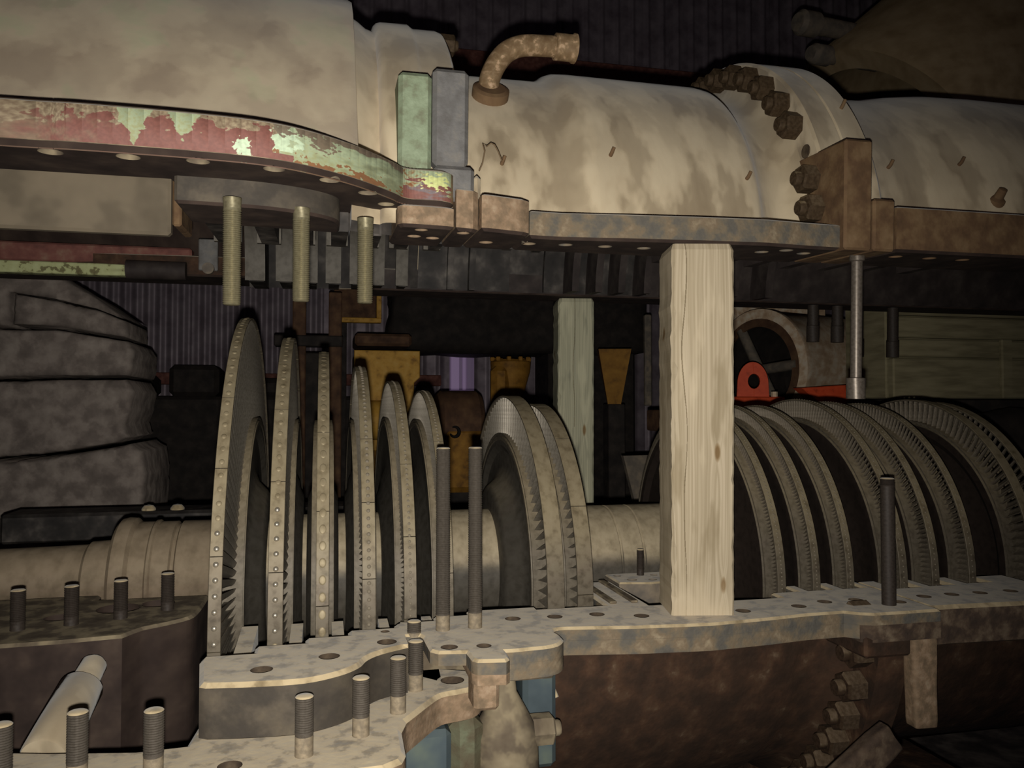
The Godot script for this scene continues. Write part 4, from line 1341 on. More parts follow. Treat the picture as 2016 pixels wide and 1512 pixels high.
	var path := [Vector3(0.369, 0.352, 0.353), Vector3(0.369, 0.385, 0.353), Vector3(0.373, 0.415, 0.353), Vector3(0.388, 0.449, 0.353), Vector3(0.413, 0.479, 0.353), Vector3(0.448, 0.496, 0.353), Vector3(0.49, 0.501, 0.352), Vector3(0.54, 0.5035, 0.350)]
	for i in path.size() - 1:
		for k in 4:
			pts.append((path[i] as Vector3).cubic_interpolate(path[i + 1], path[maxi(i - 1, 0)], path[mini(i + 2, path.size() - 1)], k / 4.0))
			rad.append(0.0245)
	pts.append(path[7])
	rad.append(0.0245)
	st = surf()
	tube(st, pts, rad, 24)
	var pipe := obj("elbow_pipe", [[st, M.pipe]], upper)
	st = surf()
	tube(st, [Vector3(0.528, 0.5035, 0.3505), Vector3(0.530, 0.5035, 0.3505), Vector3(0.570, 0.504, 0.349), Vector3(0.574, 0.504, 0.349), Vector3(0.580, 0.504, 0.349), Vector3(0.582, 0.504, 0.349)], [0.027, 0.031, 0.031, 0.0345, 0.0345, 0.030], 24)
	obj("coupling", [[st, M.pipe]], pipe)
	var up := Vector3(0, 0.73, 0.69).normalized()
	st = surf()
	tube(st, [Vector3(0.372, 0.352, 0.340), Vector3(0.372, 0.352, 0.340) + up * 0.042, Vector3(0.372, 0.352, 0.340) + up * 0.046], [0.043, 0.043, 0.034], 24)
	obj("boss", [[st, M.brown]], pipe)
	# insulation pins left on the barrels
	for p: Array in [[0.375, 0.182, 0.498, 0.513, 70], [0.620, 0.214, 0.486, 0.537, 50], [0.948, 0.18, 0.498, 0.535, 40], [1.206, 0.370, 0.485, 0.610, 60], [1.335, 0.236, 0.509, 0.543, 30], [1.535, 0.256, 0.500, 0.555, 45]]:
		var foot := Vector3(p[0], p[1], p[2])
		foot = Vector3(foot.x, foot.y, 0) + Vector3(0, 0, sqrt(maxf(0.0, float(p[3]) * float(p[3]) - foot.y * foot.y)))
		var out := Vector3(0, foot.y, foot.z).normalized()
		st = surf()
		tube(st, [foot - out * 0.004, foot + out * 0.008, foot + out * 0.013 + Vector3(0.004, 0.010, 0)], [0.0045, 0.0045, 0.004], 10)
		obj("insulation_pin", [[st, M.brown]], upper)
	st = surf()
	lathe(st, [Vector2(-0.01, 0.022), Vector2(0.012, 0.020), Vector2(0.018, 0.012), Vector2(0.040, 0.010), Vector2(0.044, 0.0)], 0, 360, 16, along(Vector3(1.605, 0.155, 0.530), Vector3(1.600, 0.25, 0.62)))
	obj("lifting_stub", [[st, M.brown]], upper)


# ---------------------------------------------------------------- timbers
func timber(called: String, label: String, at: Vector3, turn: float, w: float, high: float, m: Material, sd: int, lean := 0.0, lean_z := 0.0) -> void:
	var st := surf()
	var nz := FastNoiseLite.new()
	nz.seed = sd
	nz.frequency = 9.0
	nz.fractal_octaves = 3
	var rows := []
	var n := 60
	var h := w * 0.5
	for i in n + 1:
		var t := float(i) / n
		var y := t * high
		var c := 0.004
		var wear := maxf(0.0, nz.get_noise_2d(y * 1.6, 3.0)) * 0.016 + maxf(0.0, nz.get_noise_2d(y * 9.0, 7.0)) * 0.006
		var wear2 := maxf(0.0, nz.get_noise_2d(y * 2.1, 50.0)) * 0.006
		var top := 0.0 if i < n else 0.006
		var xl := -h + top + nz.get_noise_2d(y * 3.0, 90.0) * 0.003
		var xr := h - top + nz.get_noise_2d(y * 3.0, 120.0) * 0.0015
		var zf := h - top
		var zb := -h + top
		# corners, from the front left one round: the front left arris is chewed
		var pts := [Vector2(xl + c + wear, zf), Vector2(xr - c - wear2, zf), Vector2(xr, zf - c - wear2), Vector2(xr, zb + c), Vector2(xr - c, zb), Vector2(xl + c, zb), Vector2(xl, zb + c), Vector2(xl, zf - c - wear)]
		var row := []
		for p: Vector2 in pts:
			row.append(Vector3(p.x + lean * t, y, p.y + lean_z * t))
		rows.append(row)
	for i in n:
		for k in 8:
			var k2 := (k + 1) % 8
			var v0 := 1.0 - float(i) / n
			var v1 := 1.0 - float(i + 1) / n
			var A: Vector3 = rows[i][k]
			var B: Vector3 = rows[i][k2]
			var nv := Vector3((A.z - B.z) * -1.0, 0, (A.x - B.x) * -1.0)
			nv = Vector3(A.x + B.x - 2.0 * lean * i / n, 0, A.z + B.z - 2.0 * lean_z * i / n)
			var quad := [A, B, rows[i + 1][k2], rows[i + 1][k]]
			var uv := []
			for q in 4:
				var p: Vector3 = quad[q]
				var tt := float(i if q < 2 else i + 1) / n
				var px := p.x - lean * tt + h
				var pz := p.z - lean_z * tt + h
				var u := 0.30 + 0.42 * px / w if k in [0, 1, 7] else 0.74 + 0.2 * (w - pz) / w if k in [2, 3] else 0.95 + 0.42 * (w - px) / w if k in [4, 5] else 0.10 + 0.19 * pz / w
				uv.append(Vector2(u, v0 if q < 2 else v1))
			quad_uv(st, quad, uv, nv)
	for e: int in [0, n]:
		var mid := Vector3(lean * e / n, high * e / n, lean_z * e / n)
		for k in 8:
			var k2 := (k + 1) % 8
			var P: Array = [mid, rows[e][k], rows[e][k2]]
			st.set_smooth_group(0xFFFFFFFF)
			var nv := Vector3.UP if e else Vector3.DOWN
			var flip: bool = (P[1] - P[0]).cross(P[2] - P[0]).dot(nv) > 0.0
			for q: int in ([0, 2, 1] if flip else [0, 1, 2]):
				st.set_uv(Vector2(0.5 + P[q].x * 3.0, 0.5 + P[q].z * 1.2))
				st.add_vertex(P[q])
	var o := obj(called, [[st, m]], self, Transform3D(Basis(Vector3.UP, deg_to_rad(turn)), at))
	tag(o, label, "timber", "wooden posts under the raised casing")


func make_timbers() -> void:
	timber("timber_post", "thick pale square wooden post standing upright on the front flange with one knot", Vector3(0.791, 0.0005, 0.556), -11.8, 0.131, 0.7770, M.wood0, 4, -0.004, 0.034)
	timber("timber_post", "thinner-looking greenish wooden post at the back between the white bladed wheels and the front post", Vector3(0.858, 0.0005, -0.552), -8.0, 0.126, 0.817, M.wood1, 8, 0.004)


# ---------------------------------------------------------------- things close to the casing
func make_near_things() -> void:
	# a bar that leans from the wide flange against the dark wall
	var bar := thing("pipe_strut", "dusty round strut with a thinner end leaning against the dark housing wall at lower left", "strut", Vector3(-0.41, -0.09, 0.80))
	var a := Vector3(-0.426, -0.118, 0.768) - bar.position
	var b := Vector3(-0.414, -0.062, 0.615) - bar.position
	var st := surf()
	tube(st, [a, a.lerp(b, 0.03), b, b.lerp(a, -0.05)], [0.035, 0.037, 0.037, 0.029], 26)
	obj("strut_body", [[st, M.casing]], bar)
	st = surf()
	tube(st, [b.lerp(a, -0.04), b.lerp(a, -0.40), b.lerp(a, -0.46)], [0.0235, 0.0235, 0.017], 20)
	obj("strut_end", [[st, M.casing]], bar)
	# twisted wire on the barrel
	st = surf()
	var pts := []
	var rad := []
	var o := Vector3(0.312, 0.962, 0.552)
	for p: Array in [[0.0, -0.035, 0.0], [0.006, -0.02, 0.006], [0.010, 0.004, 0.010], [0.006, 0.020, 0.008], [0.014, 0.014, 0.012], [0.022, 0.021, 0.014], [0.030, 0.018, 0.014], [0.037, 0.006, 0.014], [0.046, -0.014, 0.012]]:
		pts.append(o + Vector3(p[0], p[1], p[2]))
		rad.append(0.0014)
	tube(st, pts, rad, 8)
	tag(obj("wire", [[st, M.wire]]), "short twisted rusty wire hooked beside the grey pad of the raised casing", "wire")


# ---------------------------------------------------------------- the shed and what stands behind
func corrugated(st: SurfaceTool, x0: float, x1: float, y0: float, y1: float, z: float, pitch: float, amp: float, ribs: bool) -> void:
	var g := next_group()
	var n := int((x1 - x0) / pitch * (8 if ribs else 8))
	for i in n:
		var p := []
		for k in 2:
			var u := float(i + k) / n
			var ph := fposmod(u * (x1 - x0) / pitch, 1.0)
			var zz := amp * cos(TAU * ph)
			if ribs:
				zz = amp * (1.0 - smoothstep(0.06, 0.16, absf(ph - 0.5)))
			p.append(Vector2(lerpf(x0, x1, u), z + zz))
		var nv := Vector3(0, 0, 1)
		quad_n(st, Vector3(p[0].x, y0, p[0].y), Vector3(p[1].x, y0, p[1].y), Vector3(p[1].x, y1, p[1].y), Vector3(p[0].x, y1, p[0].y), nv, g)


func wall_box(called: String, lo: Vector3, hi: Vector3, m: Material) -> MeshInstance3D:
	var st := surf()
	box(st, lo, hi, 0.001)
	var o := obj(called, [[st, m]])
	struct(o)
	return o


func make_room() -> void:
	var X0 := -5.0
	var X1 := 8.0
	var ZB := -3.85
	var ZF := 6.0
	var H := 5.2
	struct(wall_box("floor", Vector3(X0, FLOOR - 0.2, ZB), Vector3(X1, FLOOR, ZF), M.floor))
	# back wall with a gap filled by translucent sheeting
	var back := wall_box("wall_back", Vector3(X0, FLOOR, ZB - 0.25), Vector3(X1, H, ZB - 0.02), M.cladding)
	for k: Array in [[-3.6, -2.7, 0], [-2.69, -1.8, 0], [-1.79, -0.9, 0], [-0.89, 0.0, 0], [0.01, 0.90, 1], [0.91, 1.80, 1], [1.81, 2.70, 1], [2.71, 3.60, 1], [3.61, 4.5, 1], [4.51, 5.4, 1], [5.41, 6.3, 1]]:
		var st := surf()
		corrugated(st, k[0], k[1], FLOOR, H, ZB + 0.02, 0.076 if k[2] == 0 else 0.128, 0.009 if k[2] == 0 else 0.02, k[2] == 1)
		obj("cladding_sheet", [[st, M.cladding]], back)
	struct(wall_box("wall_left", Vector3(X0 - 0.2, FLOOR, ZB), Vector3(X0, H, ZF), M.cladding))
	struct(wall_box("wall_right", Vector3(X1, FLOOR, ZB), Vector3(X1 + 0.2, H, ZF), M.cladding))
	struct(wall_box("ceiling", Vector3(X0 - 0.2, H, ZB - 0.25), Vector3(X1 + 0.2, H + 0.2, ZF), M.cladding))
	# front wall behind the camera, with a big open doorway
	struct(wall_box("wall_front", Vector3(X0, FLOOR, ZF), Vector3(-2.2, H, ZF + 0.2), M.cladding))
	var fr := wall_box("wall_front", Vector3(3.2, FLOOR, ZF), Vector3(X1, H, ZF + 0.2), M.cladding)
	var st := surf()
	box(st, Vector3(-2.2, 3.4, ZF), Vector3(3.2, H, ZF + 0.2), 0.001)
	obj("lintel", [[st, M.cladding]], fr)
	# girt along the back wall
	for k: Array in [[2.93, 3.12], [0.60, 0.68]]:
		st = surf()
		box(st, Vector3(X0, k[0], ZB + 0.045), Vector3(X1 if k[0] > 1.0 else 0.84, k[1], ZB + 0.14), 0.006)
		struct(obj("trim_1" if k[0] > 1.0 else "trim_2", [[st, M.girt]]))
	# strip of daylit translucent sheeting between its ribs
	st = surf()
	box(st, Vector3(0.915, 0.56, ZB + 0.042), Vector3(1.10, 0.91, ZB + 0.05), 0.001)
	var w := obj("window_1", [[st, M.translucent_dim]])
	struct(w, "narrow strip of pale violet daylit corrugated sheeting in the back wall", "window")
	for k: Array in [[0.925, 0.985, 1], [1.012, 1.035, 1], [1.045, 1.085, 0]]:
		st = surf()
		box(st, Vector3(k[0], 0.575, ZB + 0.051), Vector3(k[1], 0.90, ZB + 0.060), 0.003)
		obj("pane", [[st, M.translucent if k[2] else M.translucent_dim]], w)
	st = surf()
	box(st, Vector3(0.91, 0.555, ZB + 0.052), Vector3(1.10, 0.566, ZB + 0.080), 0.001)
	obj("window_frame", [[st, M.cladding]], w)
	var glow := AreaLight3D.new()
	glow.name = "daylight_strip"
	glow.area_size = Vector2(0.16, 0.32)
	glow.light_color = c8(190, 160, 205)
	glow.light_energy = 0.006
	glow.shadow_enabled = true
	add_child(glow)
	glow.position = Vector3(1.0, 0.735, ZB + 0.10)
	glow.rotation.y = PI


# a rough block: outline in (x, y), pushed back from z to z - depth, with a broken edge and an uneven face
func stone(label: String, outline: Array, z: float, depth: float, sd: int) -> void:
	var nz := FastNoiseLite.new()
	nz.seed = sd
	nz.frequency = 7.0
	nz.fractal_octaves = 4
	var poly := dense(PackedVector2Array(outline), 0.018)
	var n := poly.size()
	var cen := Vector2.ZERO
	for p in poly:
		cen += p / n
	for i in n:
		poly[i] += (cen - poly[i]).normalized() * (0.004 + 0.012 * absf(nz.get_noise_2dv(poly[i] * 1.5)))
	var inner := PackedVector2Array()
	for i in n:
		inner.append(poly[i] + (cen - poly[i]).normalized() * 0.014)
	var pts := PackedVector2Array(inner)
	var lo := poly[0]
	var hi := poly[0]
	for p in poly:
		lo = lo.min(p)
		hi = hi.max(p)
	var x := lo.x
	while x < hi.x:
		var y := lo.y
		while y < hi.y:
			var q := Vector2(x + 0.008 * nz.get_noise_2d(x * 9.0, y * 9.0), y)
			if Geometry2D.is_point_in_polygon(q, inner):
				pts.append(q)
			y += 0.03
		x += 0.03
	var c3 := Vector3(cen.x, cen.y, z - depth * 0.5)
	var F := func(p: Vector2) -> Vector3: return Vector3(p.x, p.y, z + 0.030 * nz.get_noise_2dv(p * 0.6) - 0.006) - c3
	var st := surf()
	var g := next_group()
	var ids := Geometry2D.triangulate_delaunay(pts)
	for k in range(0, ids.size(), 3):
		var mid := (pts[ids[k]] + pts[ids[k + 1]] + pts[ids[k + 2]]) / 3.0
		if Geometry2D.is_point_in_polygon(mid, inner):
			tri_n(st, F.call(pts[ids[k]]), F.call(pts[ids[k + 1]]), F.call(pts[ids[k + 2]]), Vector3.BACK, g)
	for i in n:
		var j := (i + 1) % n
		var out := (poly[i] + poly[j]) * 0.5 - cen
		var d := Vector3(0, 0, -0.016)
		quad_n(st, F.call(inner[i]), F.call(inner[j]), F.call(poly[j]) + d, F.call(poly[i]) + d, Vector3(out.x, out.y, 0.3), g)
		var a := Vector3(poly[i].x, poly[i].y, z - depth) - c3
		var b := Vector3(poly[j].x, poly[j].y, z - depth) - c3
		quad_n(st, F.call(poly[i]) + d, F.call(poly[j]) + d, b, a, Vector3(out.x, out.y, 0), g)
	var o := obj("concrete_block", [[st, M.concrete]], self, Transform3D(Basis(), c3))
	tag(o, label, "block", "rough blocks stacked behind the left end of the rotor")


func thing_box(parent: Node, called: String, lo: Vector3, hi: Vector3, m: Material, ch := 0.006) -> void:
	var st := surf()
	box(st, lo, hi, ch)
	obj(called, [[st, m]], parent)


func make_background() -> void:
	# stacked blocks at the left
	stone("big rounded dark block at the foot of the stack by the left edge", [Vector2(-1.950, -0.850), Vector2(-1.950, 0.215), Vector2(-1.270, 0.222), Vector2(-1.084, 0.236), Vector2(-0.816, 0.281), Vector2(-0.773, 0.292), Vector2(-0.728, 0.258), Vector2(-0.713, 0.167), Vector2(-0.716, -0.850)], -1.430, 0.55, 1)
	stone("pale broken-edged block in the middle of the stack at left", [Vector2(-1.950, 0.228), Vector2(-1.950, 0.545), Vector2(-1.276, 0.546), Vector2(-1.032, 0.555), Vector2(-0.791, 0.556), Vector2(-0.768, 0.507), Vector2(-0.775, 0.443), Vector2(-0.798, 0.369), Vector2(-0.782, 0.316), Vector2(-0.816, 0.294), Vector2(-1.084, 0.248), Vector2(-1.270, 0.235)], -1.450, 0.50, 2)
	stone("brownish block with a chipped corner right above the pale broken-edged block", [Vector2(-1.950, 0.558), Vector2(-1.950, 0.758), Vector2(-1.279, 0.760), Vector2(-1.055, 0.757), Vector2(-0.900, 0.732), Vector2(-0.793, 0.716), Vector2(-0.767, 0.678), Vector2(-0.770, 0.624), Vector2(-0.781, 0.571), Vector2(-1.033, 0.569), Vector2(-1.276, 0.559)], -1.460, 0.50, 3)
	stone("tilted pale beam-like block near the top of the stack", [Vector2(-1.232, 0.775), Vector2(-1.232, 0.902), Vector2(-1.056, 0.878), Vector2(-0.902, 0.841), Vector2(-0.800, 0.798), Vector2(-0.791, 0.729), Vector2(-0.901, 0.744), Vector2(-1.055, 0.768)], -1.450, 0.42, 4)
	stone("sloping topmost slab of the stack at left", [Vector2(-1.950, 0.768), Vector2(-1.950, 1.020), Vector2(-1.284, 1.025), Vector2(-1.144, 1.037), Vector2(-1.068, 0.987), Vector2(-0.922, 0.897), Vector2(-0.804, 0.809), Vector2(-0.902, 0.848), Vector2(-1.057, 0.886), Vector2(-1.240, 0.911), Vector2(-1.242, 0.770)], -1.470, 0.45, 5)
	# dark frame between the first wheels
	var fr := thing("steel_frame", "dark steel frame of two posts and a crosspiece behind the first wheels", "frame", Vector3(0, FLOOR, -2.35))
	for x: float in [-0.13, 0.06]:
		thing_box(fr, "post", Vector3(x - 0.035, 0, -0.05), Vector3(x + 0.035, 1.92, 0.03), M.machine_brown)
	thing_box(fr, "crosspiece", Vector3(-0.26, 1.62, -0.055), Vector3(0.10, 1.68, 0.05), M.machine_black)
	thing_box(fr, "side_panel", Vector3(-0.24, 0.3, -0.20), Vector3(0.10, 1.60, -0.16), M.machine_black)
	# yellow hoist plate with brown housing
	var ho := thing("yellow_machine", "yellow machine with a notched end plate behind the fourth wheel", "machine", Vector3(0.33, FLOOR, -2.55))
	var st := surf(); var t := surf(); var b := surf()
	# end plate: outline in x, y turned upright
	var up := Transform3D(Basis(Vector3.RIGHT, PI * 0.5), Vector3.ZERO)
	plate(t, b, st, [Vector2(-0.165, -1.61), Vector2(0.20, -1.61), Vector2(0.20, -1.46), Vector2(0.168, -1.43), Vector2(0.165, -1.10), Vector2(0.09, -1.05), Vector2(-0.10, -1.05), Vector2(-0.165, -1.12)], 0.0, 0.03, [Vector3(-0.14, -1.58, 0.007), Vector3(0.165, -1.575, 0.007), Vector3(0.145, -1.40, 0.007)], true, 0.004, 0.04, 0.012)
	obj("end_plate", [[t, M.yellow], [b, M.yellow], [st, M.yellow_deep]], ho, Transform3D(Basis(Vector3.RIGHT, PI * 0.5), Vector3(0, 0, 0.13)))
	thing_box(ho, "housing", Vector3(-0.16, 0.9, -0.32), Vector3(0.16, 1.60, 0.125), M.yellow_deep, 0.02)
	st = surf()
	lathe(st, [Vector2(-0.12, 0.0), Vector2(-0.12, 0.11), Vector2(0.10, 0.11), Vector2(0.10, 0.0)], 0, 360, 30, Transform3D(Basis(), Vector3(0, 1.22, 0.18)))
	obj("drum", [[st, M.yellow]], ho)
	thing_box(ho, "cover", Vector3(-0.16, 1.64, -0.30), Vector3(0.16, 1.71, 0.10), M.machine_brown, 0.015)
	thing_box(ho, "base", Vector3(-0.16, 0.0, -0.32), Vector3(0.22, 0.9, 0.12), M.machine_black)
	# yellow frame above it
	var yf := thing("guard_rail", "small yellow rectangular rail corner high behind the wheels under the raised casing", "rail", Vector3(0.22, FLOOR, -2.95))
	thing_box(yf, "lower_rail", Vector3(-0.16, 1.82, -0.03), Vector3(0.13, 1.85, 0.03), M.yellow, 0.004)
	thing_box(yf, "side_rail", Vector3(0.10, 1.85, -0.03), Vector3(0.13, 2.2, 0.03), M.yellow, 0.004)
	thing_box(yf, "back_panel", Vector3(-0.16, 1.85, -0.05), Vector3(0.10, 2.2, -0.035), M.machine_brown, 0.004)
	thing_box(yf, "post", Vector3(-0.15, 0.0, -0.12), Vector3(-0.08, 2.2, -0.055), M.machine_black, 0.004)
	# hook block
	var hb := thing("hook_block", "rounded brown pulley housing marked with a dark painted hook behind the two tall studs", "pulley housing", Vector3(0.71, FLOOR, -2.05))
	st = surf()
	lathe(st, [Vector2(-0.12, 0.0), Vector2(-0.12, 0.17), Vector2(-0.10, 0.19), Vector2(0.09, 0.19), Vector2(0.115, 0.17), Vector2(0.12, 0.0)], 0, 360, 40, Transform3D(Basis(), Vector3(0, 1.19, -0.09)))
	obj("shell", [[st, M.machine_brown]], hb)
	thing_box(hb, "cheek_plate", Vector3(-0.11, 0.85, 0.01), Vector3(0.125, 1.19, 0.105), M.yellow_deep, 0.03)
	st = surf()
	var pts := []
	var rad := []
	for k in 13:
		var a := deg_to_rad(lerpf(118.0, -160.0, k / 12.0))
		pts.append(Vector3(-0.052 + 0.024 * cos(a), 1.165 + 0.026 * sin(a), 0.107))
		rad.append(lerpf(0.004, 0.010, sin(PI * k / 12.0)))
	tube(st, pts, rad, 10)
	obj("hook_mark", [[st, M.dark_hook]], hb)
	thing_box(hb, "stand", Vector3(-0.10, 0.0, -0.15), Vector3(0.10, 0.86, 0.05), M.machine_black)
	# yellow casting
	var yc := thing("yellow_casting", "tapering yellow-brown casting beside the translucent strip, narrow end down", "casting", Vector3(1.05, FLOOR, -2.45))
	st = surf()
	lathe(st, [Vector2(1.25, 0.0), Vector2(1.25, 0.055), Vector2(1.36, 0.075), Vector2(1.50, 0.115), Vector2(1.555, 0.12), Vector2(1.57, 0.10), Vector2(1.57, 0.0)], 0, 360, 28, upright(Vector3(0.02, 0, 0)))
	obj("cone", [[st, M.yellow_deep]], yc)
	for k in 10:
		var a := TAU * k / 10.0
		thing_box(yc, "rim_tooth", Vector3(0.02 + 0.11 * cos(a) - 0.012, 1.56, 0.11 * sin(a) - 0.012), Vector3(0.02 + 0.11 * cos(a) + 0.012, 1.585, 0.11 * sin(a) + 0.012), M.yellow_deep, 0.004)
	thing_box(yc, "side_lobe", Vector3(-0.115, 1.28, 0.03), Vector3(-0.01, 1.53, 0.12), M.yellow_deep, 0.03)
	thing_box(yc, "stand", Vector3(-0.06, 0.0, -0.06), Vector3(0.08, 1.25, 0.06), M.machine_black)
	# faint yellow bin
	var yb := thing("yellow_hopper", "dull yellow tapered hopper in the dark between the two wooden posts", "hopper", Vector3(1.62, FLOOR, -2.2))
	st = surf()
	lathe(st, [Vector2(1.30, 0.0), Vector2(1.30, 0.05), Vector2(1.62, 0.13), Vector2(1.62, 0.0)], 0, 360, 4, upright(Vector3.ZERO), 10.0, false, true)
	obj("bin", [[st, M.yellow_deep]], yb, Transform3D(Basis(Vector3.UP, 0.5), Vector3.ZERO))
	thing_box(yb, "leg_frame", Vector3(-0.05, 0.0, -0.05), Vector3(0.05, 1.31, 0.05), M.machine_black)
	thing_box(yb, "plate", Vector3(0.16, 1.30, 0.05), Vector3(0.20, 1.82, 0.08), M.smooth_grey)
	# grey wedge on the shaft line, behind it
	var gw := thing("grey_wedge", "dusty grey sloping guard plate standing behind the shaft by the front post", "guard plate", Vector3(1.34, FLOOR, -1.25))
	st = surf()
	var A := Vector3(-0.045, 1.075, 0.05)
	var B := Vector3(0.12, 1.075, 0.02)
	var C := Vector3(0.10, 0.80, 0.10)
	var D := Vector3(0.0, 0.80, 0.12)
	quad_n(st, A, B, C, D, Vector3(0, 0.2, 1))
	for q: Array in [[A, B], [B, C], [C, D], [D, A]]:
		var back := Vector3(0, 0, -0.03)
		quad_n(st, q[0], q[1], q[1] + back, q[0] + back, (q[0] + q[1]) * 0.5 - (A + C) * 0.5)
	quad_n(st, A + Vector3(0, 0, -0.03), B + Vector3(0, 0, -0.03), C + Vector3(0, 0, -0.03), D + Vector3(0, 0, -0.03), Vector3(0, 0, -1))
	obj("plate", [[st, M.smooth_grey]], gw)
	thing_box(gw, "foot", Vector3(-0.02, 0.0, -0.03), Vector3(0.10, 0.80, 0.06), M.machine_black)
	# dark machines that stand in the shadows
	var mk := thing("dark_machine", "long low dark machine bed in the shadows behind the small wheels", "machine", Vector3(0.0, FLOOR, -3.36))
	thing_box(mk, "bed", Vector3(-2.2, 0.0, -0.3), Vector3(0.84, 1.36, 0.2), M.machine_black, 0.02)
	for k: Array in [[-1.5, 0.45, 0.14, 0], [-0.95, 0.30, 0.20, 1], [-0.4, 0.42, 0.12, 0]]:
		thing_box(mk, "gearbox", Vector3(k[0], 1.36, -0.25), Vector3(float(k[0]) + float(k[1]), 1.36 + float(k[2]), 0.1), M.machine_black, 0.03)
	var mo := thing("dark_hopper", "large black machine body on columns high behind the rear wooden post", "machine", Vector3(1.3, FLOOR, -3.40))
	st = surf()
	rough_box(st, Vector3(-0.88, 1.66, -0.25), Vector3(0.95, 2.12, 0.25), 0.05, 91, 14, 0.10)
	obj("body", [[st, M.machine_black]], mo)
	thing_box(mo, "column", Vector3(0.22, 0.0, -0.22), Vector3(0.86, 1.72, 0.18), M.machine_black, 0.02)
	thing_box(mo, "shelf", Vector3(-0.14, 0.0, -0.22), Vector3(0.20, 1.30, 0.18), M.machine_black, 0.02)
	# tank with an open end
	var tk := thing("open_tank", "tan rust-streaked steel drum with an open end and spokes behind the right-hand wheels", "drum", Vector3(2.5, FLOOR, -1.95))
	var tx := Transform3D(Basis(Vector3.UP, deg_to_rad(18.0)), Vector3(0, 1.50, 0))
	st = surf()
	lathe(st, [Vector2(-0.15, 0.285), Vector2(-0.15, 0.34), Vector2(-0.12, 0.34), Vector2(-0.10, 0.33), Vector2(0.45, 0.33), Vector2(0.45, 0.0)], 0, 360, 48, tx)
	var ins := surf()
	lathe(ins, [Vector2(0.40, 0.0), Vector2(0.40, 0.28), Vector2(-0.149, 0.284)], 0, 360, 48, tx)
	obj("shell", [[st, M.tank], [ins, M.machine_black]], tk)
	st = surf()
	lathe(st, [Vector2(-0.152, 0.24), Vector2(-0.152, 0.286), Vector2(-0.14, 0.286), Vector2(-0.14, 0.24), Vector2(-0.152, 0.24)], 0, 360, 48, tx)
	obj("end_ring", [[st, M.machine_brown]], tk)
	for k: Array in [[-60.0], [5.0], [120.0]]:
		st = surf()
		var a := deg_to_rad(k[0])
		tube(st, [tx * Vector3(-0.13, 0, 0), tx * Vector3(-0.13, 0.265 * sin(a), 0.265 * cos(a))], [0.03, 0.03], 8)
		obj("spoke", [[st, M.smooth_grey]], tk)
	thing_box(tk, "cradle", Vector3(-0.1, 0.0, -0.2), Vector3(0.40, 1.20, 0.2), M.machine_black)
	st = surf()
	box(st, Vector3(-0.35, 1.50, -0.44), Vector3(0.60, 2.05, -0.40), 0.01)
	obj("back_plate", [[st, M.tank]], tk)
	# orange lifting lug on its beam
	var lg := thing("lifting_lug", "orange-red lifting eye on a flat foot beside the front post", "lifting eye", Vector3(2.03, FLOOR, -1.34))
	t = surf(); st = surf(); b = surf()
	var arc := []
	for k in 17:
		var a := PI * k / 16.0
		arc.append(Vector2(-0.02 + 0.072 * cos(a), -1.40 - 0.108 * sin(a)))
	var lug := [Vector2(0.055, -1.34)] + arc + [Vector2(-0.095, -1.34)]
	# the eye is a real opening: two halves round it
	var hole := Vector2(-0.015, -1.415)
	for half in 2:
		var poly := []
		if half == 0:
			for k in 9:
				poly.append(arc[k])
			for k in 9:
				var a := PI * 0.5 - PI * k / 8.0
				poly.append(hole + Vector2(0.028 * cos(a), -0.036 * sin(a)))
			poly += [Vector2(-0.015, -1.34), Vector2(0.055, -1.34)]
		else:
			for k in range(8, 17):
				poly.append(arc[k])
			poly += [Vector2(-0.095, -1.34), Vector2(-0.015, -1.34)]
			for k in 9:
				var a := -PI * 0.5 - PI * k / 8.0
				poly.append(hole + Vector2(0.028 * cos(a), -0.036 * sin(a)))
		plate(t, b, st, poly, -0.02, 0.02, [], true, 0.0008, 0.006)
	obj("eye", [[t, M.orange_paint], [b, M.orange_paint], [st, M.orange_paint]], lg, Transform3D(Basis(Vector3.UP, deg_to_rad(-24.0)) * Basis(Vector3.RIGHT, PI * 0.5), Vector3.ZERO))
	thing_box(lg, "foot", Vector3(-0.16, 1.28, -0.07), Vector3(0.11, 1.34, 0.07), M.orange_paint)
	st = surf()
	lathe(st, [Vector2(0.0, 0.0), Vector2(0.0, 0.015), Vector2(0.025, 0.015), Vector2(0.025, 0.0)], 0, 360, 6, upright(Vector3(0.075, 1.34, 0.03)), 10.0, false, true)
	obj("bolt_head", [[st, M.tank]], lg)
	var bm := thing("steel_beam", "dark brown steel beam that carries the orange lifting eye", "beam", Vector3(2.05, FLOOR, -1.34))
	thing_box(bm, "beam", Vector3(-0.55, 1.18, -0.09), Vector3(0.28, 1.278, 0.09), M.machine_brown)
	thing_box(bm, "post", Vector3(-0.2, 0.0, -0.08), Vector3(0.1, 1.18, 0.08), M.machine_black)
	var wd := thing("orange_wedge", "orange-red flat tapering bar right of the lifting eye", "bar", Vector3(2.45, FLOOR, -1.36))
	t = surf(); st = surf(); b = surf()
	plate(t, b, st, [Vector2(-0.19, -1.385), Vector2(0.12, -1.405), Vector2(0.11, -1.30), Vector2(-0.07, -1.29)], -0.04, 0.04, [], true, 0.004, 0.05)
	obj("bar", [[t, M.orange_paint], [b, M.orange_paint], [st, M.orange_paint]], wd, Transform3D(Basis(Vector3.RIGHT, PI * 0.5), Vector3.ZERO))
	thing_box(wd, "stand", Vector3(-0.08, 0.0, -0.05), Vector3(0.12, 1.29, 0.05), M.machine_black)
	# crate of boards at the right
	var cr := thing("timber_crate", "grey-green wall of wide timber boards at right under the raised casing", "crate", Vector3(2.9, FLOOR, -0.95))
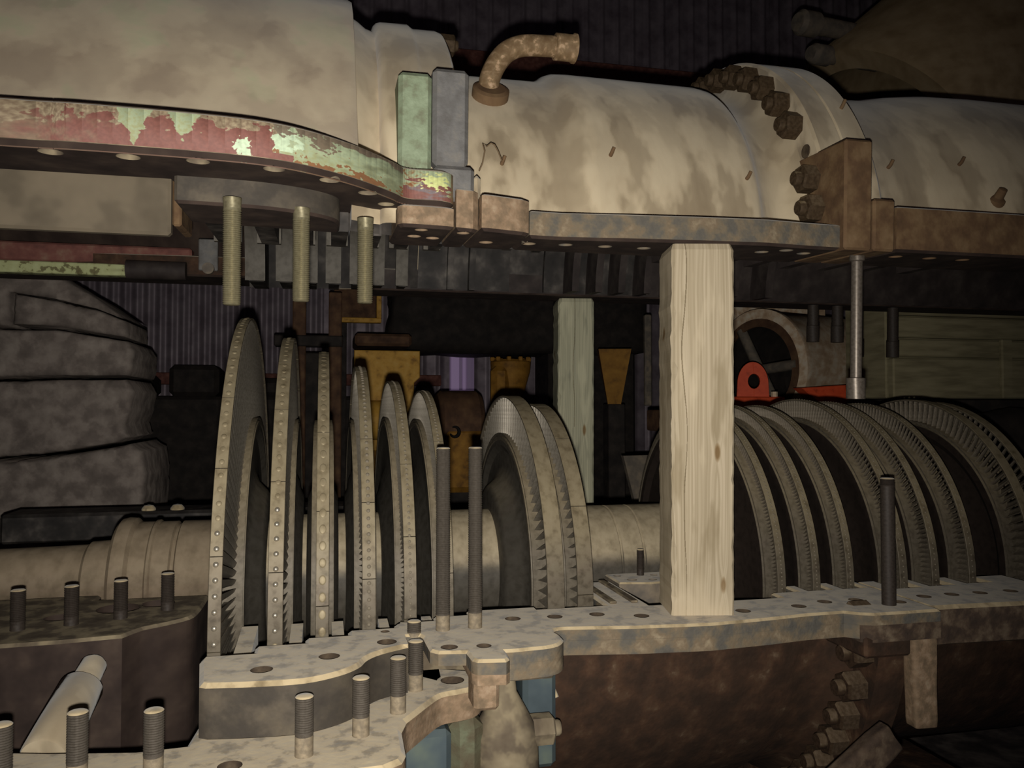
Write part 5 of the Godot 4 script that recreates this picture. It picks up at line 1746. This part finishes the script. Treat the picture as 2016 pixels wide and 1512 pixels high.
	var ys := [1.33, 1.515, 1.60, 1.70, 1.79, 1.86]
	for k in ys.size() - 1:
		thing_box(cr, "board", Vector3(-0.45, ys[k], 0.0), Vector3(0.75, float(ys[k + 1]) - 0.006, 0.04), M.crate_wood, 0.006)
	thing_box(cr, "batten", Vector3(0.10, 1.33, 0.042), Vector3(0.16, 1.60, 0.065), M.crate_wood)
	thing_box(cr, "skid", Vector3(-0.45, 0.0, -0.3), Vector3(0.75, 1.325, 0.05), M.machine_black)
	thing_box(cr, "lid", Vector3(-0.45, 1.33, -0.3), Vector3(0.75, 1.85, -0.01), M.crate_wood)
	# dark lumpy sacking behind the wheels at right
	st = surf()
	rough_box(st, Vector3(-0.5, -0.63, -0.12), Vector3(0.9, 0.63, 0.12), 0.04, 61, 14, 0.10)
	var sk := obj("dark_bundle", [[st, M.machine_black]], self, Transform3D(Basis(), Vector3(2.75, FLOOR + 0.64, -0.72)))
	tag(sk, "low dark lumpy bundle behind the rightmost bladed wheels", "bundle")
	# big pipe at the top right
	var dp := thing("large_duct", "huge dusty brown duct slanting up out of the top right corner", "duct", Vector3(3.4, FLOOR, -1.8))
	st = surf()
	lathe(st, [Vector2(0.0, 0.48), Vector2(0.0, 0.58), Vector2(0.03, 0.60), Vector2(2.6, 0.60), Vector2(2.6, 0.48), Vector2(0.0, 0.48)], 0, 360, 64, along(Vector3(2.762, 1.73, -1.35) - dp.position, Vector3(3.68, 2.52, -1.28) - dp.position))
	obj("duct_body", [[st, M.duct]], dp)
	for k: Array in [[2.21, 2.28, -1.22, 2.62, 2.30, -1.30, 0.85], [2.29, 2.145, -1.24, 2.58, 2.16, -1.3, 0.7]]:
		var sc: float = k[6]
		st = surf()
		lathe(st, [Vector2(-0.02, 0.0), Vector2(-0.02, 0.05 * sc), Vector2(0.0, 0.07 * sc), Vector2(0.09, 0.07 * sc), Vector2(0.10, 0.052 * sc), Vector2(0.42, 0.05 * sc), Vector2(0.42, 0.0)], 0, 360, 20, along(Vector3(k[0], k[1], k[2]) - dp.position, Vector3(k[3], k[4], k[5]) - dp.position))
		obj("duct_stub", [[st, M.smooth_grey]], dp)
	thing_box(dp, "support_column", Vector3(-0.30, 0.0, -0.05), Vector3(-0.10, 2.3, 0.15), M.machine_black)
	# rubble and a dusty plank on the floor at lower right
	st = surf()
	rough_box(st, Vector3(-0.42, -0.035, -0.02), Vector3(0.42, 0.035, 0.02), 0.02, 71, 18, 0.012)
	var pl := obj("dusty_plank", [[st, M.rust_dusty]], self, Transform3D(Basis(Vector3.BACK, 0.62), Vector3(0.82, -0.49, 0.705)))
	tag(pl, "rough dusty plank leaning below the ring of nuts at lower right", "plank")
	for k in 7:
		st = surf()
		var q := 0.07 + 0.05 * rng.randf()
		rough_box(st, Vector3(-q, -q * 0.6, -q), Vector3(q, q * 0.6, q), q * 0.5, 80 + k, 7, q * 0.3)
		var rb := obj("rubble_lump", [[st, M.concrete if k % 2 else M.machine_brown]], self, Transform3D(Basis(Vector3.UP, rng.randf() * 6.0), Vector3(1.75 + 0.13 * k, FLOOR + q * 0.55, 0.75 - 0.07 * k + 0.25 * (k % 2))))
		tag(rb, "dark lump of rubble on the floor at the bottom right", "rubble", "rubble at the bottom right")
